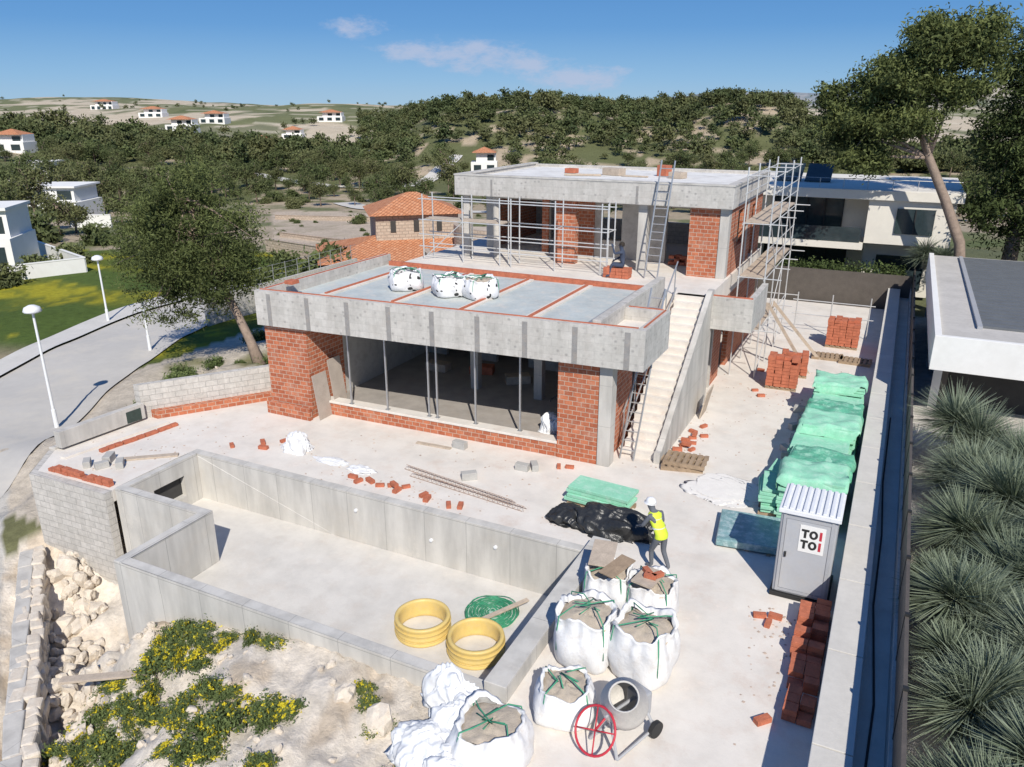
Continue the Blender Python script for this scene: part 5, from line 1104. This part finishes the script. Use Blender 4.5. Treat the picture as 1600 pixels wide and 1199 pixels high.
mb=MB(); c=Vector((x0,y0,0))+R@Vector((.2,1.8,0)); hipped(mb,c.x,c.y,6.9,6.1,zb+5.7,1.5,.5,ang); mb.build("upper_roof",m_tile,th)
ncol=[-7,-4.5,-2,.5,3,5.5,8]
for xx in ncol: lp("porch_column",m_stone,rect(xx-.28,-4.4,xx+.28,-3.9),zb-1,zb+1.6)
for xx in ncol[:-1]:
    mb=MB(); K=8; P=lambda a,z,y:tuple(Vector((x0,y0,0))+R@Vector((a,y,0))+Vector((0,0,z))); cx=xx+1.25
    for y_,fl in ((-4.4,1),(-3.9,-1)):
        for k in range(K):
            a0,a1=math.pi*k/K,math.pi*(k+1)/K; q=[P(cx+.97*math.cos(a0),zb+1.6+.85*math.sin(a0),y_),P(cx+.97*math.cos(a1),zb+1.6+.85*math.sin(a1),y_),P(cx+1.25*math.cos(a1),zb+2.6,y_),P(cx+1.25*math.cos(a0),zb+2.6,y_)]
            mb.face(q if fl<0 else q[::-1])
    mb.build("porch_arch",m_stone,th)
for xx in (-1.8,.1,2.0): lp("window",m_dark,rect(xx-.22,-1.26,xx+.22,-1.19),zb+4.3,zb+5.2)
for xx in (-3.,0.,3.,6.): lp("porch_opening",m_dark,rect(xx-.8,-1.56,xx+.8,-1.49),zb,zb+2.2)
def arc_wall(u,F,r,h,label,z_add=0):
    cx,cy=RF(R_of(u,F),F); z=hz(cx,cy)+z_add; e=thing("curved_stone_wall",(cx,cy,z),label,"wall"); K=26; mb=MB()
    for k in range(K):
        a0=YAW+math.pi*(1.0+k/K); a1=YAW+math.pi*(1.0+(k+1)/K)
        q=lambda a,rr:(cx+rr*math.cos(a),cy+rr*math.sin(a)); mb.prism([q(a0,r),q(a1,r),q(a1,r-.4),q(a0,r-.4)],z-1.5,z+h)
    mb.build("stones",m_stone,e); 
    mb=MB(); mb.prism([(cx+(r-.41)*math.cos(YAW+math.pi*(1+k/20)),cy+(r-.41)*math.sin(YAW+math.pi*(1+k/20))) for k in range(21)],z-1,z+h-.3); mb.build("terrace_fill",M("fill_earth",(.5,.42,.33),.95,.15,1,.4),e)
arc_wall(790,60,6.2,2.9,"curved pale stone retaining wall of a round terrace"); arc_wall(805,64,5.0,4.6,"upper curved stone wall of the round terrace")
def white_house(u,F,w,d,hgt,label,tile=False,ang=None):
    x,y=RF(R_of(u,F),F); z=hz(x,y); a=YAW+(ang or 0); R=Matrix.Rotation(a,3,'Z'); e=thing("white_villa",(x,y,z),label,"house"); 
    def pr(name,mat,r,z0,z1):
        mb=MB(); mb.prism([tuple((R@Vector((*p,0)))[:2]) for p in rect(*r)],z0,z1); return mb.build(name,mat,e,off=(0,0,0))
    pr("wall",m_white,(-w/2,-d/2,w/2,d/2),-1.5,hgt*.55); pr("upper_wall",m_white,(-w*.3,-d*.35,w*.45,d/2),hgt*.55,hgt)
    if tile: mb=MB(); hipped(mb,0,0,w*.8,d,hgt,1.3,.4,a); mb.build("roof",m_tile,e,off=(0,0,0))
    else: pr("roof",m_white,(-w*.34,-d*.42,w*.49,d*.55),hgt+.001,hgt+.25)
    k=max(2,int(w/3.2))
    for i in range(k):
        xx=-w/2+(i+.5)*w/k; pr("window",m_glass,(xx-w/k*.28,-d/2-.06,xx+w/k*.28,-d/2-.002),.3,hgt*.42)
        if -w*.25<xx<w*.4: pr("window",m_glass,(xx-w/k*.25,-d*.35-.06,xx+w/k*.25,-d*.35-.002),hgt*.62,hgt*.9)
white_house(78,122,12.5,8,4.6,"white flat roofed modern villa in the valley")
white_house(5,70,4.8,6,5.2,"white modern villa behind a white garden wall",ang=.2)
white_house(757,203,6.5,6,5.0,"small white villa on the wooded slope",True)
white_house(62,172,9,7,4.0,"pale villa among the trees",False); white_house(30,205,8,6,4,"cream villa among hillside pines",True); white_house(290,300,10,7,4,"pale farmhouse on the far slope",True); white_house(245,420,12,8,4,"distant pale house on the hill",True); white_house(520,400,12,8,4,"distant house on the terraced hill",True); white_house(170,520,14,9,5,"distant white house on the ridge",True); white_house(410,250,8,6,4,"small pale house at the wood edge",True); white_house(340,360,11,8,4,"distant farmhouse between fields",True); white_house(460,330,8,6,3.5,"small farm building between fields",True)
def gwall(pts,h,label,mat=m_white,th_=.2,name="garden_wall"):
    for (a,b) in zip(pts[:-1],pts[1:]):
        A=Vector(RF(R_of(a[0],a[1]),a[1])); B=Vector(RF(R_of(b[0],b[1]),b[1])); z=min(hz(*A),hz(*B)); d=(B-A).normalized(); n=Vector((-d.y,d.x))*th_/2; c=(A+B)/2
        e=thing(name,(c.x,c.y,z),label,"wall"); MB().prism([tuple(A-n),tuple(B-n),tuple(B+n),tuple(A+n)],[hz(*A)-.6,hz(*B)-.6,hz(*B)-.6,hz(*A)-.6],[hz(*A)+h,hz(*B)+h,hz(*B)+h,hz(*A)+h]).build("panel",mat,e)
        MB().prism([tuple(A-n*1.3),tuple(B-n*1.3),tuple(B+n*1.3),tuple(A+n*1.3)],[hz(*A)+h,hz(*B)+h,hz(*B)+h,hz(*A)+h],[hz(*A)+h+.08,hz(*B)+h+.08,hz(*B)+h+.08,hz(*A)+h+.08]).build("coping",mat,e)
gwall([(-40,60),(140,66)],1.2,"white rendered garden wall beside the green field"); gwall([(140,66),(60,78)],1.2,"white garden wall running back from the field")
gwall([(110,104),(175,104)],1.6,"white wall in front of the valley villa"); gwall([(0,108),(60,106)],1.8,"long white wall beside the valley villa")
gwall([(20,160),(160,165)],2.2,"pale retaining wall on the wooded slope")
gwall([(420,80),(535,72)],1.3,"long pale stone wall beside the tile roofed villa",m_stone,.4,"dry_stone_wall")
gwall([(440,92),(560,84)],.5,"low dry stone wall across the bare plot",m_stone,.4,"dry_stone_wall"); gwall([(430,118),(640,112)],.6,"low terrace wall across the bare plot",m_stone,.4,"dry_stone_wall"); gwall([(600,135),(720,130)],.6,"far low terrace wall",m_stone,.4,"dry_stone_wall")
w=thing("roadside_fence",(-38,42,-2.6),"pale block wall with a thin metal fence beside the road","fence"); MB().box(-36.9,33,-3.4,-36.7,48,-1.0).build("base_wall",m_block,w)
mb=MB(); [mb.tube([(-36.8,y,-1.0),(-36.8,y,.1)],.025,5) for y in np.arange(33,48.1,1.2)]; [mb.tube([(-36.8,33,z),(-36.8,48,z)],.015,4) for z in (.05,-.3,-.65)]; mb.build("railing",m_steel,w)
